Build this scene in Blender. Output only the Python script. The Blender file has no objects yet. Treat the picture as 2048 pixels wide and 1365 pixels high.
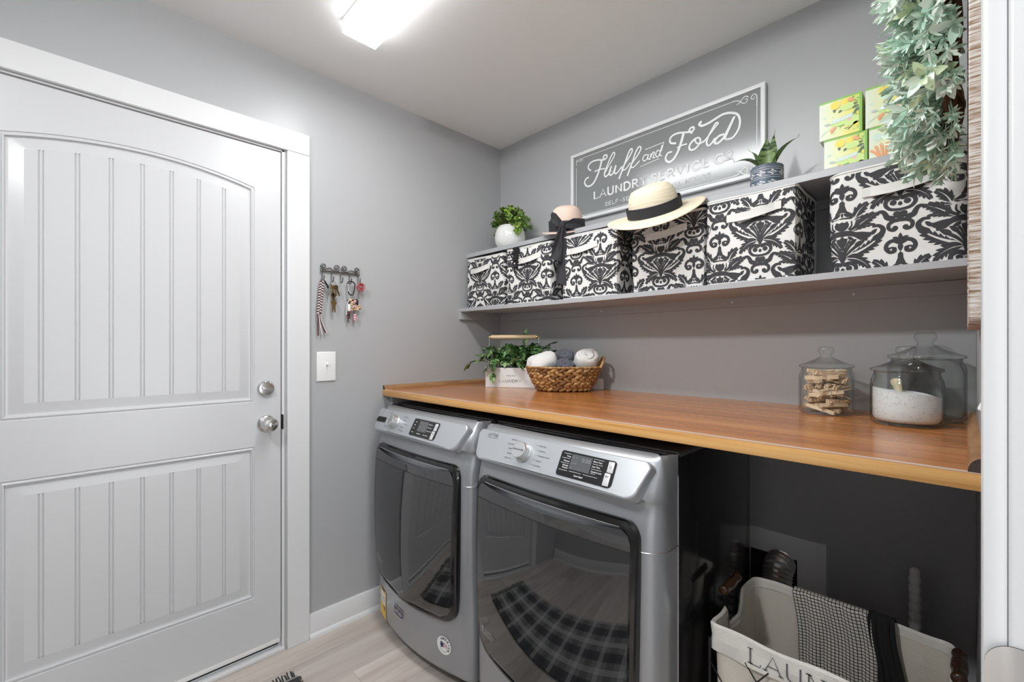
import bpy, bmesh, math, random
from mathutils import Vector, Matrix, Euler
from math import sin, cos, pi, radians, sqrt, atan2
random.seed(7)
SC = bpy.context.scene
COL = SC.collection

# ------------------------------------------------------------------ materials
def nodes_of(name):
    m = bpy.data.materials.new(name); m.use_nodes = True
    nt = m.node_tree
    return m, nt, nt.nodes, nt.links, nt.nodes['Principled BSDF']

def setp(b, **k):
    for n, v in k.items():
        n = n.replace('_', ' ')
        if n in b.inputs: b.inputs[n].default_value = v

def mat(name, col, rough=.5, metal=0., var=0., scale=30., bump=0., bscale=200., stretch=(1,1,1), **k):
    """principled material; var mixes the colour with a noise, bump adds a fine noise relief"""
    m, nt, N, L, b = nodes_of(name)
    c = tuple(col) + (1,)
    setp(b, Base_Color=c, Roughness=rough, Metallic=metal, **k)
    if var or bump:
        tc = N.new('ShaderNodeTexCoord'); mp = N.new('ShaderNodeMapping')
        mp.inputs['Scale'].default_value = stretch
        L.new(tc.outputs['Object'], mp.inputs[0])
    if var:
        no = N.new('ShaderNodeTexNoise'); no.inputs['Scale'].default_value = scale; no.inputs['Detail'].default_value = 5
        L.new(mp.outputs[0], no.inputs['Vector'])
        r = N.new('ShaderNodeValToRGB')
        r.color_ramp.elements[0].position = .3; r.color_ramp.elements[1].position = .7
        r.color_ramp.elements[0].color = tuple(max(0, x*(1-var)) for x in col) + (1,)
        r.color_ramp.elements[1].color = tuple(min(1, x*(1+var)) for x in col) + (1,)
        L.new(no.outputs['Fac'], r.inputs[0]); L.new(r.outputs[0], b.inputs['Base Color'])
    if bump:
        n2 = N.new('ShaderNodeTexNoise'); n2.inputs['Scale'].default_value = bscale; n2.inputs['Detail'].default_value = 3
        L.new(mp.outputs[0], n2.inputs['Vector'])
        bp = N.new('ShaderNodeBump'); bp.inputs['Strength'].default_value = bump; bp.inputs['Distance'].default_value = .002
        L.new(n2.outputs['Fac'], bp.inputs['Height']); L.new(bp.outputs[0], b.inputs['Normal'])
    return m

def ramp(N, stops):
    r = N.new('ShaderNodeValToRGB')
    el = r.color_ramp.elements
    while len(el) < len(stops): el.new(.5)
    for e, (p, c) in zip(el, stops):
        e.position = p; e.color = tuple(c) + (1,)
    return r

def wood(name, c0, c1, c2, rough, along=0, freq=14., boards=None, k=.06, joint=.45, tone_=.16, **kw):
    """grain stretched along one axis; boards=(width, length) shifts tone per strip"""
    m, nt, N, L, b = nodes_of(name)
    setp(b, Roughness=rough, **kw)
    tc = N.new('ShaderNodeTexCoord'); sep = N.new('ShaderNodeSeparateXYZ'); L.new(tc.outputs['Object'], sep.inputs[0])
    mp = N.new('ShaderNodeMapping')
    s = [1, 1, 1]; s[along] = k
    mp.inputs['Scale'].default_value = s
    L.new(tc.outputs['Object'], mp.inputs[0])
    vec = mp.outputs[0]
    tone = None
    if boards:
        across = 1 - along if along < 2 else 0
        def M(op, a, bb=None):
            q = N.new('ShaderNodeMath'); q.operation = op
            for i, v in enumerate((a, bb)):
                if v is None: continue
                if isinstance(v, (int, float)): q.inputs[i].default_value = v
                else: L.new(v, q.inputs[i])
            return q.outputs[0]
        row = M('FLOOR', M('DIVIDE', sep.outputs[across], boards[0]))
        wr = N.new('ShaderNodeTexWhiteNoise'); wr.noise_dimensions = '1D'; L.new(row, wr.inputs['W'])
        u = M('ADD', M('DIVIDE', sep.outputs[along], boards[1]), M('MULTIPLY', wr.outputs['Value'], 7.3))
        cell = M('FLOOR', u)
        cb = N.new('ShaderNodeCombineXYZ'); L.new(row, cb.inputs[0]); L.new(cell, cb.inputs[1])
        wn = N.new('ShaderNodeTexWhiteNoise'); wn.noise_dimensions = '3D'; L.new(cb.outputs[0], wn.inputs['Vector'])
        tone = wn.outputs['Value']
        va = N.new('ShaderNodeVectorMath'); va.operation = 'ADD'; L.new(vec, va.inputs[0])
        vs = N.new('ShaderNodeVectorMath'); vs.operation = 'SCALE'; L.new(wn.outputs['Color'], vs.inputs[0]); vs.inputs['Scale'].default_value = 9
        L.new(vs.outputs[0], va.inputs[1]); vec = va.outputs[0]
    n1 = N.new('ShaderNodeTexNoise'); n1.inputs['Scale'].default_value = freq; n1.inputs['Detail'].default_value = 7; n1.inputs['Roughness'].default_value = .62
    n1.inputs['Distortion'].default_value = .6
    L.new(vec, n1.inputs['Vector'])
    r = ramp(N, [(.28, c0), (.5, c1), (.72, c2)])
    L.new(n1.outputs['Fac'], r.inputs[0])
    out = r.outputs[0]
    if tone is not None:
        hs = N.new('ShaderNodeHueSaturation'); L.new(out, hs.inputs['Color'])
        ma = N.new('ShaderNodeMapRange'); L.new(tone, ma.inputs[0]); ma.inputs['To Min'].default_value = 1-tone_; ma.inputs['To Max'].default_value = 1+tone_
        L.new(ma.outputs[0], hs.inputs['Value']); out = hs.outputs[0]
        # thin joint between boards
        fr = M('FRACT', M('DIVIDE', sep.outputs[across], boards[0]))
        fu = M('FRACT', u)
        j1 = M('LESS_THAN', fr, .0022/boards[0]); j2 = M('LESS_THAN', fu, .0022/boards[1])
        jj = M('MULTIPLY', M('MAXIMUM', j1, j2), joint)
        mx = N.new('ShaderNodeMix'); mx.data_type = 'RGBA'; L.new(jj, mx.inputs['Factor']); L.new(out, mx.inputs['A'])
        mx.inputs['B'].default_value = tuple(x*.35 for x in c0) + (1,)
        out = mx.outputs['Result']
    L.new(out, b.inputs['Base Color'])
    bp = N.new('ShaderNodeBump'); bp.inputs['Strength'].default_value = .08; bp.inputs['Distance'].default_value = .001
    L.new(n1.outputs['Fac'], bp.inputs['Height']); L.new(bp.outputs[0], b.inputs['Normal'])
    return m

def glassmat(name, tint=.93, ior=1.5, col=(1,1,1)):
    m = bpy.data.materials.new(name); m.use_nodes = True
    nt = m.node_tree; N = nt.nodes; L = nt.links
    N.remove(N['Principled BSDF'])
    out = N['Material Output']
    tr = N.new('ShaderNodeBsdfTransparent'); tr.inputs[0].default_value = (tint*col[0], tint*col[1], tint*col[2], 1)
    gl = N.new('ShaderNodeBsdfGlossy'); gl.inputs['Roughness'].default_value = .02
    lw = N.new('ShaderNodeLayerWeight'); lw.inputs['Blend'].default_value = .5
    pw = N.new('ShaderNodeMath'); pw.operation = 'POWER'; L.new(lw.outputs['Facing'], pw.inputs[0]); pw.inputs[1].default_value = 3.
    fr = N.new('ShaderNodeMath'); fr.operation = 'MULTIPLY_ADD'; L.new(pw.outputs[0], fr.inputs[0]); fr.inputs[1].default_value = .7; fr.inputs[2].default_value = ((ior-1)/(ior+1))**2
    mx = N.new('ShaderNodeMixShader')
    tc_ = N.new('ShaderNodeValToRGB'); tc_.color_ramp.elements[0].position = .62; tc_.color_ramp.elements[0].color = (tint*col[0], tint*col[1], tint*col[2], 1); tc_.color_ramp.elements[1].position = 1; tc_.color_ramp.elements[1].color = (.42,.45,.47,1)
    L.new(lw.outputs['Facing'], tc_.inputs[0]); L.new(tc_.outputs[0], tr.inputs[0])
    L.new(fr.outputs[0], mx.inputs[0]); L.new(tr.outputs[0], mx.inputs[1]); L.new(gl.outputs[0], mx.inputs[2]); L.new(mx.outputs[0], out.inputs[0])
    return m

def emis(name, col, s):
    m, nt, N, L, b = nodes_of(name)
    setp(b, Base_Color=(.9,.9,.9,1), Emission_Color=tuple(col)+(1,), Emission_Strength=s, Roughness=.4)
    return m

# ------------------------------------------------------------------ mesh builder
class MB:
    def __init__(s): s.v = []; s.f = []; s.m = []
    def add(s, vs, fs, mi=0, M=None):
        o = len(s.v)
        if M is not None: vs = [M @ Vector(p) for p in vs]
        s.v += [tuple(p) for p in vs]
        s.f += [tuple(i + o for i in f) for f in fs]
        s.m += [mi] * len(fs)
        return s
    def box(s, c, d, mi=0, r=0., seg=2, M=None):
        x, y, z = d[0]/2, d[1]/2, d[2]/2
        if r <= 0:
            vs = [(sx*x, sy*y, sz*z) for sz in (-1,1) for sy in (-1,1) for sx in (-1,1)]
            fs = [(0,2,3,1),(4,5,7,6),(0,1,5,4),(2,6,7,3),(0,4,6,2),(1,3,7,5)]
        else:
            bm = bmesh.new(); bmesh.ops.create_cube(bm, size=1)
            for w in bm.verts: w.co = Vector((w.co.x*d[0], w.co.y*d[1], w.co.z*d[2]))
            bmesh.ops.bevel(bm, geom=list(bm.edges), offset=min(r, min(d)*.49), segments=seg, affect='EDGES', profile=.5)
            bm.verts.index_update()
            vs = [w.co.copy() for w in bm.verts]; fs = [tuple(w.index for w in f.verts) for f in bm.faces]; bm.free()
        T = Matrix.Translation(c)
        s.add(vs, fs, mi, (M @ T) if M is not None else T); return s
    def tube(s, pts, r, mi=0, n=8, caps=True, M=None, closed=False):
        P = [Vector(p) for p in pts]; K = len(P)
        rr = r if isinstance(r, (list, tuple)) else [r]*K
        vs = []; up = None
        for i in range(K):
            if closed: t = P[(i+1) % K] - P[i-1]
            else: t = P[min(i+1, K-1)] - P[max(i-1, 0)]
            if t.length < 1e-9: t = Vector((0,0,1))
            t.normalize()
            if up is None:
                up = Vector((0,0,1)) if abs(t.z) < .9 else Vector((1,0,0))
            a = up - t*up.dot(t)
            if a.length < 1e-6: a = t.orthogonal()
            a.normalize(); up = a; b = t.cross(a)
            for j in range(n):
                q = 2*pi*j/n
                vs.append(P[i] + (a*cos(q) + b*sin(q))*rr[i])
        fs = []
        for i in range(K if closed else K-1):
            i2 = (i+1) % K
            for j in range(n):
                fs.append((i*n+j, i*n+(j+1) % n, i2*n+(j+1) % n, i2*n+j))
        if caps and not closed:
            fs.append(tuple(reversed(range(n)))); fs.append(tuple((K-1)*n+j for j in range(n)))
        s.add(vs, fs, mi, M); return s
    def lathe(s, prof, mi=0, n=40, M=None, cap0=True, cap1=True, sx=1., sy=1.):
        vs = []; K = len(prof)
        for (r, z) in prof:
            for j in range(n):
                q = 2*pi*j/n; vs.append((r*cos(q)*sx, r*sin(q)*sy, z))
        fs = []
        for i in range(K-1):
            for j in range(n): fs.append((i*n+j, i*n+(j+1) % n, (i+1)*n+(j+1) % n, (i+1)*n+j))
        if cap0: fs.append(tuple(reversed(range(n))))
        if cap1: fs.append(tuple((K-1)*n+j for j in range(n)))
        s.add(vs, fs, mi, M); return s
    def ball(s, c, r, mi=0, n=10, k=6, M=None, R=None):
        if not isinstance(r, (tuple, list)): r = (r, r, r)
        vs = [(0,0,-1)]
        for i in range(1, k):
            a = -pi/2 + pi*i/k
            for j in range(n): q = 2*pi*j/n; vs.append((cos(a)*cos(q), cos(a)*sin(q), sin(a)))
        vs.append((0,0,1)); e = len(vs)-1
        fs = [(0, 1+(j+1) % n, 1+j) for j in range(n)]
        for i in range(k-2):
            for j in range(n): a = 1+i*n; fs.append((a+j, a+(j+1) % n, a+n+(j+1) % n, a+n+j))
        a = 1+(k-2)*n
        fs += [(a+j, a+(j+1) % n, e) for j in range(n)]
        T = Matrix.Translation(c)
        if R is not None: T = T @ R.to_4x4()
        T = T @ Matrix.Diagonal((r[0], r[1], r[2], 1))
        s.add(vs, fs, mi, (M @ T) if M is not None else T); return s
    def grid(s, rows, mi=0, M=None, flip=False):
        nr = len(rows); nc = len(rows[0]); vs = [p for r in rows for p in r]; fs = []
        for i in range(nr-1):
            for j in range(nc-1):
                f = (i*nc+j, i*nc+j+1, (i+1)*nc+j+1, (i+1)*nc+j)
                fs.append(f[::-1] if flip else f)
        s.add(vs, fs, mi, M); return s
    def prism(s, poly, d0, d1, mi=0, M=None):
        """polygon (2D) extruded along local z"""
        n = len(poly)
        vs = [(x, y, d0) for x, y in poly] + [(x, y, d1) for x, y in poly]
        fs = [tuple(reversed(range(n))), tuple(range(n, 2*n))] + [(i, (i+1) % n, n+(i+1) % n, n+i) for i in range(n)]
        s.add(vs, fs, mi, M); return s
    def build(s, name, mats, parent=None, smooth=40., loc=None, rot=None):
        me = bpy.data.meshes.new(name)
        me.from_pydata(s.v, [], s.f)
        if not isinstance(mats, (list, tuple)): mats = [mats]
        for q in mats: me.materials.append(q)
        me.polygons.foreach_set('material_index', s.m)
        if smooth:
            me.polygons.foreach_set('use_smooth', [True]*len(me.polygons))
            me.update()
            if smooth < 179: me.set_sharp_from_angle(angle=radians(smooth))
        me.update()
        o = bpy.data.objects.new(name, me); COL.objects.link(o)
        if parent is not None: o.parent = parent
        if loc is not None: o.location = loc
        if rot is not None: o.rotation_euler = rot
        return o

def fixn(o):
    bm = bmesh.new(); bm.from_mesh(o.data); bmesh.ops.recalc_face_normals(bm, faces=bm.faces); bm.to_mesh(o.data); bm.free(); return o

def tag(o, label, cat, group=None, kind=None):
    o['label'] = label; o['category'] = cat
    if group: o['group'] = group
    if kind: o['kind'] = kind
    return o

def thing(name, label, cat, loc=(0,0,0), rot=(0,0,0), group=None, kind=None):
    o = bpy.data.objects.new(name, None); COL.objects.link(o)
    o.empty_display_size = .05
    o.location = loc; o.rotation_euler = rot
    return tag(o, label, cat, group, kind)

def dup(root, loc, rot=None, label=None):
    r = root.copy(); COL.objects.link(r); r.location = loc
    if rot is not None: r.rotation_euler = rot
    if label: r['label'] = label
    for ch in list(root.children):
        c = ch.copy(); COL.objects.link(c); c.parent = r
        for g in list(ch.children):
            d = g.copy(); COL.objects.link(d); d.parent = c
    return r

def rotm(x=0, y=0, z=0): return Euler((x, y, z)).to_matrix().to_4x4()
def TR(*p): return Matrix.Translation(p)
def frame(o, ex, ey, ez):
    M = Matrix((ex, ey, ez)).transposed().to_4x4(); M.translation = Vector(o); return M
# plane frames: drawing (x right, y up) seen from outside, z towards the viewer
def front_frame(o): return frame(o, (1,0,0), (0,0,1), (0,-1,0))      # a face looking towards -Y
def spline(pts, n=6, closed=False):
    P = [Vector(p) for p in pts]; K = len(P); out = []
    rng = range(K if closed else K-1)
    for i in rng:
        if closed: p0, p1, p2, p3 = P[i-1], P[i], P[(i+1) % K], P[(i+2) % K]
        else: p0, p1, p2, p3 = P[max(i-1,0)], P[i], P[i+1], P[min(i+2,K-1)]
        for j in range(n):
            t = j/n
            out.append(.5*((2*p1) + (p2-p0)*t + (2*p0-5*p1+4*p2-p3)*t*t + (3*p1-p0-3*p2+p3)*t**3))
    if not closed: out.append(P[-1])
    return out

# ------------------------------------------------------------------ flat drawing helpers (2D pieces as convex polys)
class D2:
    """collects 2D polygons (x, y) that are printed on a surface"""
    def __init__(s): s.p = []
    def stroke(s, pts, w0, w1=None, n=5, round_=True):
        w1 = w0 if w1 is None else w1
        P = spline([(x, y, 0) for x, y in pts], n) if n > 1 else [Vector((x, y, 0)) for x, y in pts]
        K = len(P); Lr = []
        for i in range(K):
            t = P[min(i+1,K-1)] - P[max(i-1,0)]
            if t.length < 1e-9: t = Vector((1,0,0))
            t.normalize(); nn = Vector((-t.y, t.x, 0))
            u = i/(K-1)
            w = (w0 + (w1-w0)*u)/2
            Lr.append((P[i]+nn*w, P[i]-nn*w))
        for i in range(K-1):
            a, b = Lr[i]; c, d = Lr[i+1]
            s.p.append([(a.x,a.y),(b.x,b.y),(d.x,d.y),(c.x,c.y)])
        if round_:
            for q, w in ((P[0], w0), (P[-1], w1)): s.disc((q.x, q.y), w/2, 8)
        return s
    def disc(s, c, r, n=12, ry=None):
        ry = r if ry is None else ry
        if r > 1e-6: s.p.append([(c[0]+r*cos(2*pi*i/n), c[1]+ry*sin(2*pi*i/n)) for i in range(n)])
        return s
    def leaf(s, p0, p1, w, bend=0., n=8, peak=.45):
        a = Vector((p0[0],p0[1],0)); b = Vector((p1[0],p1[1],0)); d = b-a; nn = Vector((-d.y, d.x, 0))
        Lr = []
        for i in range(n+1):
            u = i/n; c = a + d*u + nn*(bend*4*u*(1-u))
            t = d + nn*(bend*4*(1-2*u)); t.normalize(); q = Vector((-t.y, t.x, 0))
            x = u/peak*.5 if u < peak else .5 + (u-peak)/(1-peak)*.5
            h = w/2*max(sin(pi*x), .0)**.8
            Lr.append((c+q*h, c-q*h))
        for i in range(n):
            a1, b1 = Lr[i]; c1, d1 = Lr[i+1]
            s.p.append([(a1.x,a1.y),(b1.x,b1.y),(d1.x,d1.y),(c1.x,c1.y)])
        return s
    def acanthus(s, p0, p1, w, bend, k=6, side=0, lw=.30, back=.55):
        """pinnate lobes along a bent spine"""
        a = Vector((p0[0],p0[1],0)); b = Vector((p1[0],p1[1],0)); d = b-a; nn = Vector((-d.y, d.x, 0))
        for i in range(k):
            u = (i+.25)/k; c = a + d*u + nn*(bend*4*u*(1-u))
            t = d + nn*(bend*4*(1-2*u)); t.normalize(); q = Vector((-t.y, t.x, 0))
            h = w*(.55+.45*sin(pi*min(u+.25,1)))*(1-.25*u)
            for sg in ((1,-1) if side == 0 else (side,)):
                e = c + q*sg*h*(1-back*.4) + t*h*back
                s.leaf((c.x,c.y), (e.x,e.y), h*lw*1.5, -sg*.12, 6, .6)
        e = a + d*.55 + nn*(bend*4*.55*.45)
        s.leaf((e.x,e.y), (b.x,b.y), w*.5, bend*.4, 6)
        return s
    def lobed(s, p0, p1, w, bend=0., k=5, vein=.06, side=0, peak=.45, deep=.42):
        """broad scalloped leaf, its two halves parted by a thin vein"""
        a = Vector((p0[0],p0[1],0)); b = Vector((p1[0],p1[1],0)); d = b-a; nn = Vector((-d.y, d.x, 0)); N_ = k*6
        for sg in ((1,-1) if side == 0 else (side,)):
            prev = None
            for i in range(N_+1):
                u = i/N_; c = a + d*u + nn*(bend*4*u*(1-u))
                t = d + nn*(bend*4*(1-2*u)); t.normalize(); q = Vector((-t.y, t.x, 0))*sg
                x = u/peak*.5 if u < peak else .5+(u-peak)/(1-peak)*.5
                env = max(sin(pi*x), 0)**.65
                ph = (u*k) % 1.
                sc = 1-deep*(1-ph)**1.5 if i < N_ else 0.
                h = w/2*env*sc
                lo_ = min(vein*(1-u)*w, h)
                o = c + q*h + t*(w*.16*ph)
                cur = (c+q*lo_, o)
                if prev is not None:
                    if ph < 1e-6 and i < N_: cur2 = cur
                    s.p.append([(prev[0].x,prev[0].y),(cur[0].x,cur[0].y),(cur[1].x,cur[1].y),(prev[1].x,prev[1].y)] if sg < 0 else [(prev[0].x,prev[0].y),(prev[1].x,prev[1].y),(cur[1].x,cur[1].y),(cur[0].x,cur[0].y)])
                prev = cur
        return s
    def fan(s, pts):
        c = (sum(p[0] for p in pts)/len(pts), sum(p[1] for p in pts)/len(pts))
        for i in range(len(pts)): s.p.append([c, pts[i], pts[(i+1) % len(pts)]])
        return s
    def rect(s, x0, y0, x1, y1):
        s.p.append([(x0,y0),(x1,y0),(x1,y1),(x0,y1)]); return s
    def mirrored(s):
        r = D2(); r.p = s.p + [[(-x, y) for x, y in reversed(q)] for q in s.p]; return r
    def moved(s, dx, dy, k=1., rot=0.):
        r = D2(); c, q = cos(rot), sin(rot)
        r.p = [[((x*c-y*q)*k+dx, (x*q+y*c)*k+dy) for x, y in p] for p in s.p]; return r
    def join(s, o): s.p += o.p; return s
    def clipped(s, x0, y0, x1, y1):
        out = D2()
        for poly in s.p:
            xs = [p[0] for p in poly]; ys = [p[1] for p in poly]
            if max(xs) <= x0 or min(xs) >= x1 or max(ys) <= y0 or min(ys) >= y1: continue
            P = poly
            for ax, lim, sg in ((0,x0,1),(0,x1,-1),(1,y0,1),(1,y1,-1)):
                Q = []
                for i in range(len(P)):
                    a, b = P[i], P[(i+1) % len(P)]
                    da, db = (a[ax]-lim)*sg, (b[ax]-lim)*sg
                    if da >= 0: Q.append(a)
                    if da*db < 0:
                        t = da/(da-db); Q.append((a[0]+(b[0]-a[0])*t, a[1]+(b[1]-a[1])*t))
                P = Q
                if len(P) < 3: break
            if len(P) >= 3: out.p.append(P)
        return out
    def to(s, mb, fn, mi=0):
        """fn(x, y) -> 3D point"""
        for p in s.p: mb.add([fn(x, y) for x, y in p], [tuple(range(len(p)))], mi)
        return mb
    def layered(s, mb, M, h, mi=0, step=2.5e-5, cyc=28):
        """printed pieces stacked in hair-thin paint layers so that crossing strokes never share a plane"""
        for i, p in enumerate(s.p): mb.add([M @ Vector((x, y, h+step*(i % cyc))) for x, y in p], [tuple(range(len(p)))], mi)
        return mb
    def solid(s, mb, M, h, mi=0):
        """raised letters: caps plus side walls"""
        for p in s.p:
            ar = sum(p[i][0]*p[(i+1) % len(p)][1]-p[(i+1) % len(p)][0]*p[i][1] for i in range(len(p)))
            q = p if ar > 0 else p[::-1]
            mb.prism(q, 0, h, mi, M)
        return mb

# stroke alphabet: unit cap height; each glyph = (advance, [polylines])
def arc(cx, cy, rx, ry, a0, a1, n=9): return [(cx+rx*cos(radians(a0+(a1-a0)*i/n)), cy+ry*sin(radians(a0+(a1-a0)*i/n))) for i in range(n+1)]
GL = {
 'A': (.74, [[(0,0),(.35,1),(.7,0)], [(.12,.33),(.58,.33)]]),
 'C': (.72, [arc(.38,.5,.36,.5,45,315,14)]),
 'D': (.74, [[(.06,0),(.06,1)], [(.06,1)]+arc(.25,.5,.42,.5,85,-85,12)+[(.06,0)]]),
 'E': (.6, [[(.06,0),(.06,1)], [(.06,1),(.54,1)], [(.06,.52),(.44,.52)], [(.06,0),(.54,0)]]),
 'F': (.58, [[(.06,0),(.06,1)], [(.06,1),(.54,1)], [(.06,.52),(.44,.52)]]),
 'G': (.74, [arc(.38,.5,.36,.5,45,330,14)+[(.7,.42),(.45,.42)]]),
 'H': (.72, [[(.06,0),(.06,1)], [(.62,0),(.62,1)], [(.06,.5),(.62,.5)]]),
 'I': (.26, [[(.1,0),(.1,1)]]),
 'L': (.58, [[(.06,1),(.06,0)], [(.06,0),(.52,0),(.54,.16)]]),
 'M': (.86, [[(.06,0),(.1,1),(.4,.1),(.7,1),(.76,0)]]),
 'N': (.76, [[(.06,0),(.06,1)], [(.06,1),(.64,0)], [(.64,0),(.64,1)]]),
 'O': (.78, [arc(.37,.5,.35,.5,90,450,18)]),
 'P': (.6, [[(.06,0),(.06,1)], [(.06,1)]+arc(.25,.74,.26,.26,85,-85,8)+[(.06,.48)]]),
 'R': (.68, [[(.06,0),(.06,1)], [(.06,1)]+arc(.25,.75,.26,.25,85,-85,8)+[(.06,.5)], [(.28,.5),(.62,0)]]),
 'S': (.6, [[(.5,.82),(.42,.97),(.26,1),(.1,.93),(.06,.76),(.16,.6),(.3,.52),(.44,.42),(.5,.26),(.44,.08),(.27,0),(.12,.03),(.04,.18)]]),
 'T': (.64, [[(.3,0),(.3,1)], [(0,1),(.6,1)]]),
 'U': (.74, [[(.06,1),(.06,.32)]+arc(.34,.3,.28,.3,185,355,9)+[(.62,.32),(.62,1)]]),
 'V': (.7, [[(0,1),(.33,0),(.66,1)]]),
 'Y': (.7, [[(0,1),(.33,.48),(.66,1)], [(.33,.48),(.33,0)]]),
 '-': (.5, [[(.08,.48),(.42,.48)]]),
 '2': (.56, [[(.05,.75),(.12,.93),(.27,1),(.43,.9),(.45,.7),(.3,.45),(.05,0),(.48,0)]]),
 '4': (.6, [[(.4,0),(.4,1),(.03,.3),(.54,.3)]]),
 'o': (.5, [arc(.24,.6,.2,.28,90,450,14)]), ' ': (.4, []),
}
def letters(txt, x0, x1, y0, h, w=.12, serif=True, slant=0., thin=None):
    """text fitted between x0 and x1 on baseline y0 with cap height h"""
    adv = sum(GL[c][0] for c in txt); gap = .16*(len(txt)-1)
    k = (x1-x0)/(adv+gap); d = D2(); x = x0
    for c in txt:
        a, st = GL[c]
        for pl in st:
            pts = [(x+px*k+slant*py*h, y0+py*h) for px, py in pl]
            vert = len(pl) == 2 and abs(pl[0][0]-pl[1][0]) < .01
            ww = w*h if (vert or thin is None or len(pl) > 6) else thin*h
            d.stroke(pts, ww, ww, 1, len(pl) > 2)
            if serif:
                for e in (0, -1):
                    px, py = pl[e]
                    if (abs(py) < .01 or abs(py-1) < .01) and len(pl) <= 3 and c not in 'CSO24':
                        if len(pl) == 2 and abs(pl[0][1]-pl[1][1]) < .01: continue
                        X = x+px*k+slant*py*h; Y = y0+py*h + (.03*h if py < .5 else -.03*h)
                        d.rect(X-.15*h, Y-.03*h, X+.15*h, Y+.03*h)
        x += (a+.16)*k
    return d

_fc = {}
def text_polys(txt, size, align='LEFT', bold=0.):
    key = (txt, align, bold)
    if key not in _fc:
        cu = bpy.data.curves.new('t', 'FONT'); cu.body = txt; cu.size = 1; cu.align_x = align; cu.resolution_u = 2; cu.offset = bold
        o = bpy.data.objects.new('t', cu); COL.objects.link(o)
        dg = bpy.context.evaluated_depsgraph_get(); dg.update()
        me = o.evaluated_get(dg).to_mesh()
        _fc[key] = [[(me.vertices[i].co.x, me.vertices[i].co.y) for i in p.vertices] for p in me.polygons]
        o.evaluated_get(dg).to_mesh_clear()
        bpy.data.objects.remove(o); bpy.data.curves.remove(cu)
    d = D2(); d.p = [[(x*size, y*size) for x, y in p] for p in _fc[key]]
    return d
# ------------------------------------------------------------------ camera, world, view
XL, YB, ZC, XR, YF = -1.935, 1.795, 2.402, .0215, -.78
cam = bpy.data.cameras.new('camera'); co = bpy.data.objects.new('camera', cam); COL.objects.link(co)
cam.sensor_width = 36; cam.lens = 886/2048*36; cam.clip_start = .02
cam.shift_y = (693.5-682.5)/2048
co.location = (0, 0, 1.23); co.rotation_euler = (pi/2, 0, radians(45.64)); SC.camera = co
SC.view_settings.view_transform = 'Standard'; SC.view_settings.look = 'None'; SC.view_settings.gamma = 1
SC.view_settings.use_curve_mapping = False; SC.view_settings.exposure = .24
W = bpy.data.worlds.new('world'); SC.world = W; W.use_nodes = True
W.node_tree.nodes['Background'].inputs[0].default_value = (.95, .97, 1, 1)
W.node_tree.nodes['Background'].inputs[1].default_value = 1.1

# ------------------------------------------------------------------ materials
m_wall = mat('grey wall paint', (.44,.448,.456), .36, bump=.10, bscale=260)
m_ceil = mat('ceiling paint', (.90,.90,.895), .85, bump=.12, bscale=180)
m_white = mat('white trim paint', (.74,.745,.75), .32)
m_door = mat('white door paint', (.63,.635,.645), .30)
m_shelf = mat('grey shelf paint', (.42,.425,.44), .38, var=.05, scale=14, stretch=(.2,1,1))
m_floor = wood('greige plank floor', (.40,.335,.29), (.56,.49,.445), (.66,.60,.56), .38, along=1, freq=13, boards=(.18,1.22), k=.09)
m_top = wood('red brown counter top', (.27,.088,.022), (.45,.165,.045), (.60,.27,.09), .24, along=0, freq=15, boards=(.11,1.9), k=.03, joint=0., tone_=.10, Coat_Weight=.18, Coat_Roughness=.12)
m_pine = wood('honey pine edge', (.46,.20,.05), (.70,.37,.12), (.80,.48,.19), .35, along=0, freq=70, k=.02)
m_dowel = wood('stained dowel', (.20,.095,.04), (.36,.19,.085), (.48,.29,.14), .5, along=1, freq=22, k=.12)
m_endgrain = mat('dark end grain', (.05,.035,.025), .7)
m_chrome = mat('satin nickel', (.62,.61,.59), .24, 1.)
m_steel = mat('polished steel', (.75,.75,.76), .12, 1.)
m_black = mat('black plastic', (.012,.012,.013), .28)
m_gap = mat('black gap', (.01,.01,.01), .8)
m_ivory = mat('white plastic', (.85,.85,.84), .3)
m_iron = mat('dark pewter iron', (.16,.155,.15), .35, .9)

def struct(name, mb, mats, label, cat, parent=None, **k):
    o = mb.build(name, mats, parent, **k)
    if parent is None: tag(o, label, cat, kind='structure')
    return o

b = MB(); b.box((-.3, .3, -.05), (4.2, 3.6, .1)); struct('floor', b, m_floor, 'pale greige wood plank floor in front of the machines', 'floor')
b = MB(); b.box(((XL+XR)/2, (YB+YF)/2, ZC+.05), (XR-XL+.3, YB-YF+.3, .1)); struct('ceiling', b, m_ceil, 'flat off-white ceiling over the laundry room', 'ceiling')
DY0, DY1, DZ = -.272, .597, 2.027      # entry door opening in the left wall
b = MB()
b.box((XL-.06, (DY1+YB)/2, ZC/2), (.12, YB-DY1, ZC)); b.box((XL-.06, (YF+DY0)/2, ZC/2), (.12, DY0-YF, ZC)); b.box((XL-.06, (DY0+DY1)/2, (DZ+ZC)/2), (.12, DY1-DY0, ZC-DZ))
struct('wall_left', b, m_wall, 'grey painted wall with the white entry door', 'wall')
b = MB(); b.box(((XL+XR)/2, YB+.06, ZC/2), (XR-XL+.24, .12, ZC)); struct('wall_back', b, m_wall, 'grey painted back wall behind the shelves and counter', 'wall')
b = MB(); b.box(((XL+XR)/2, YF-.06, ZC/2), (XR-XL+.24, .12, ZC)); struct('wall_front', b, m_wall, 'grey painted wall facing the machines', 'wall')
RY0, RY1 = -.235, .605                 # doorway in the right wall
b = MB()
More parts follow.
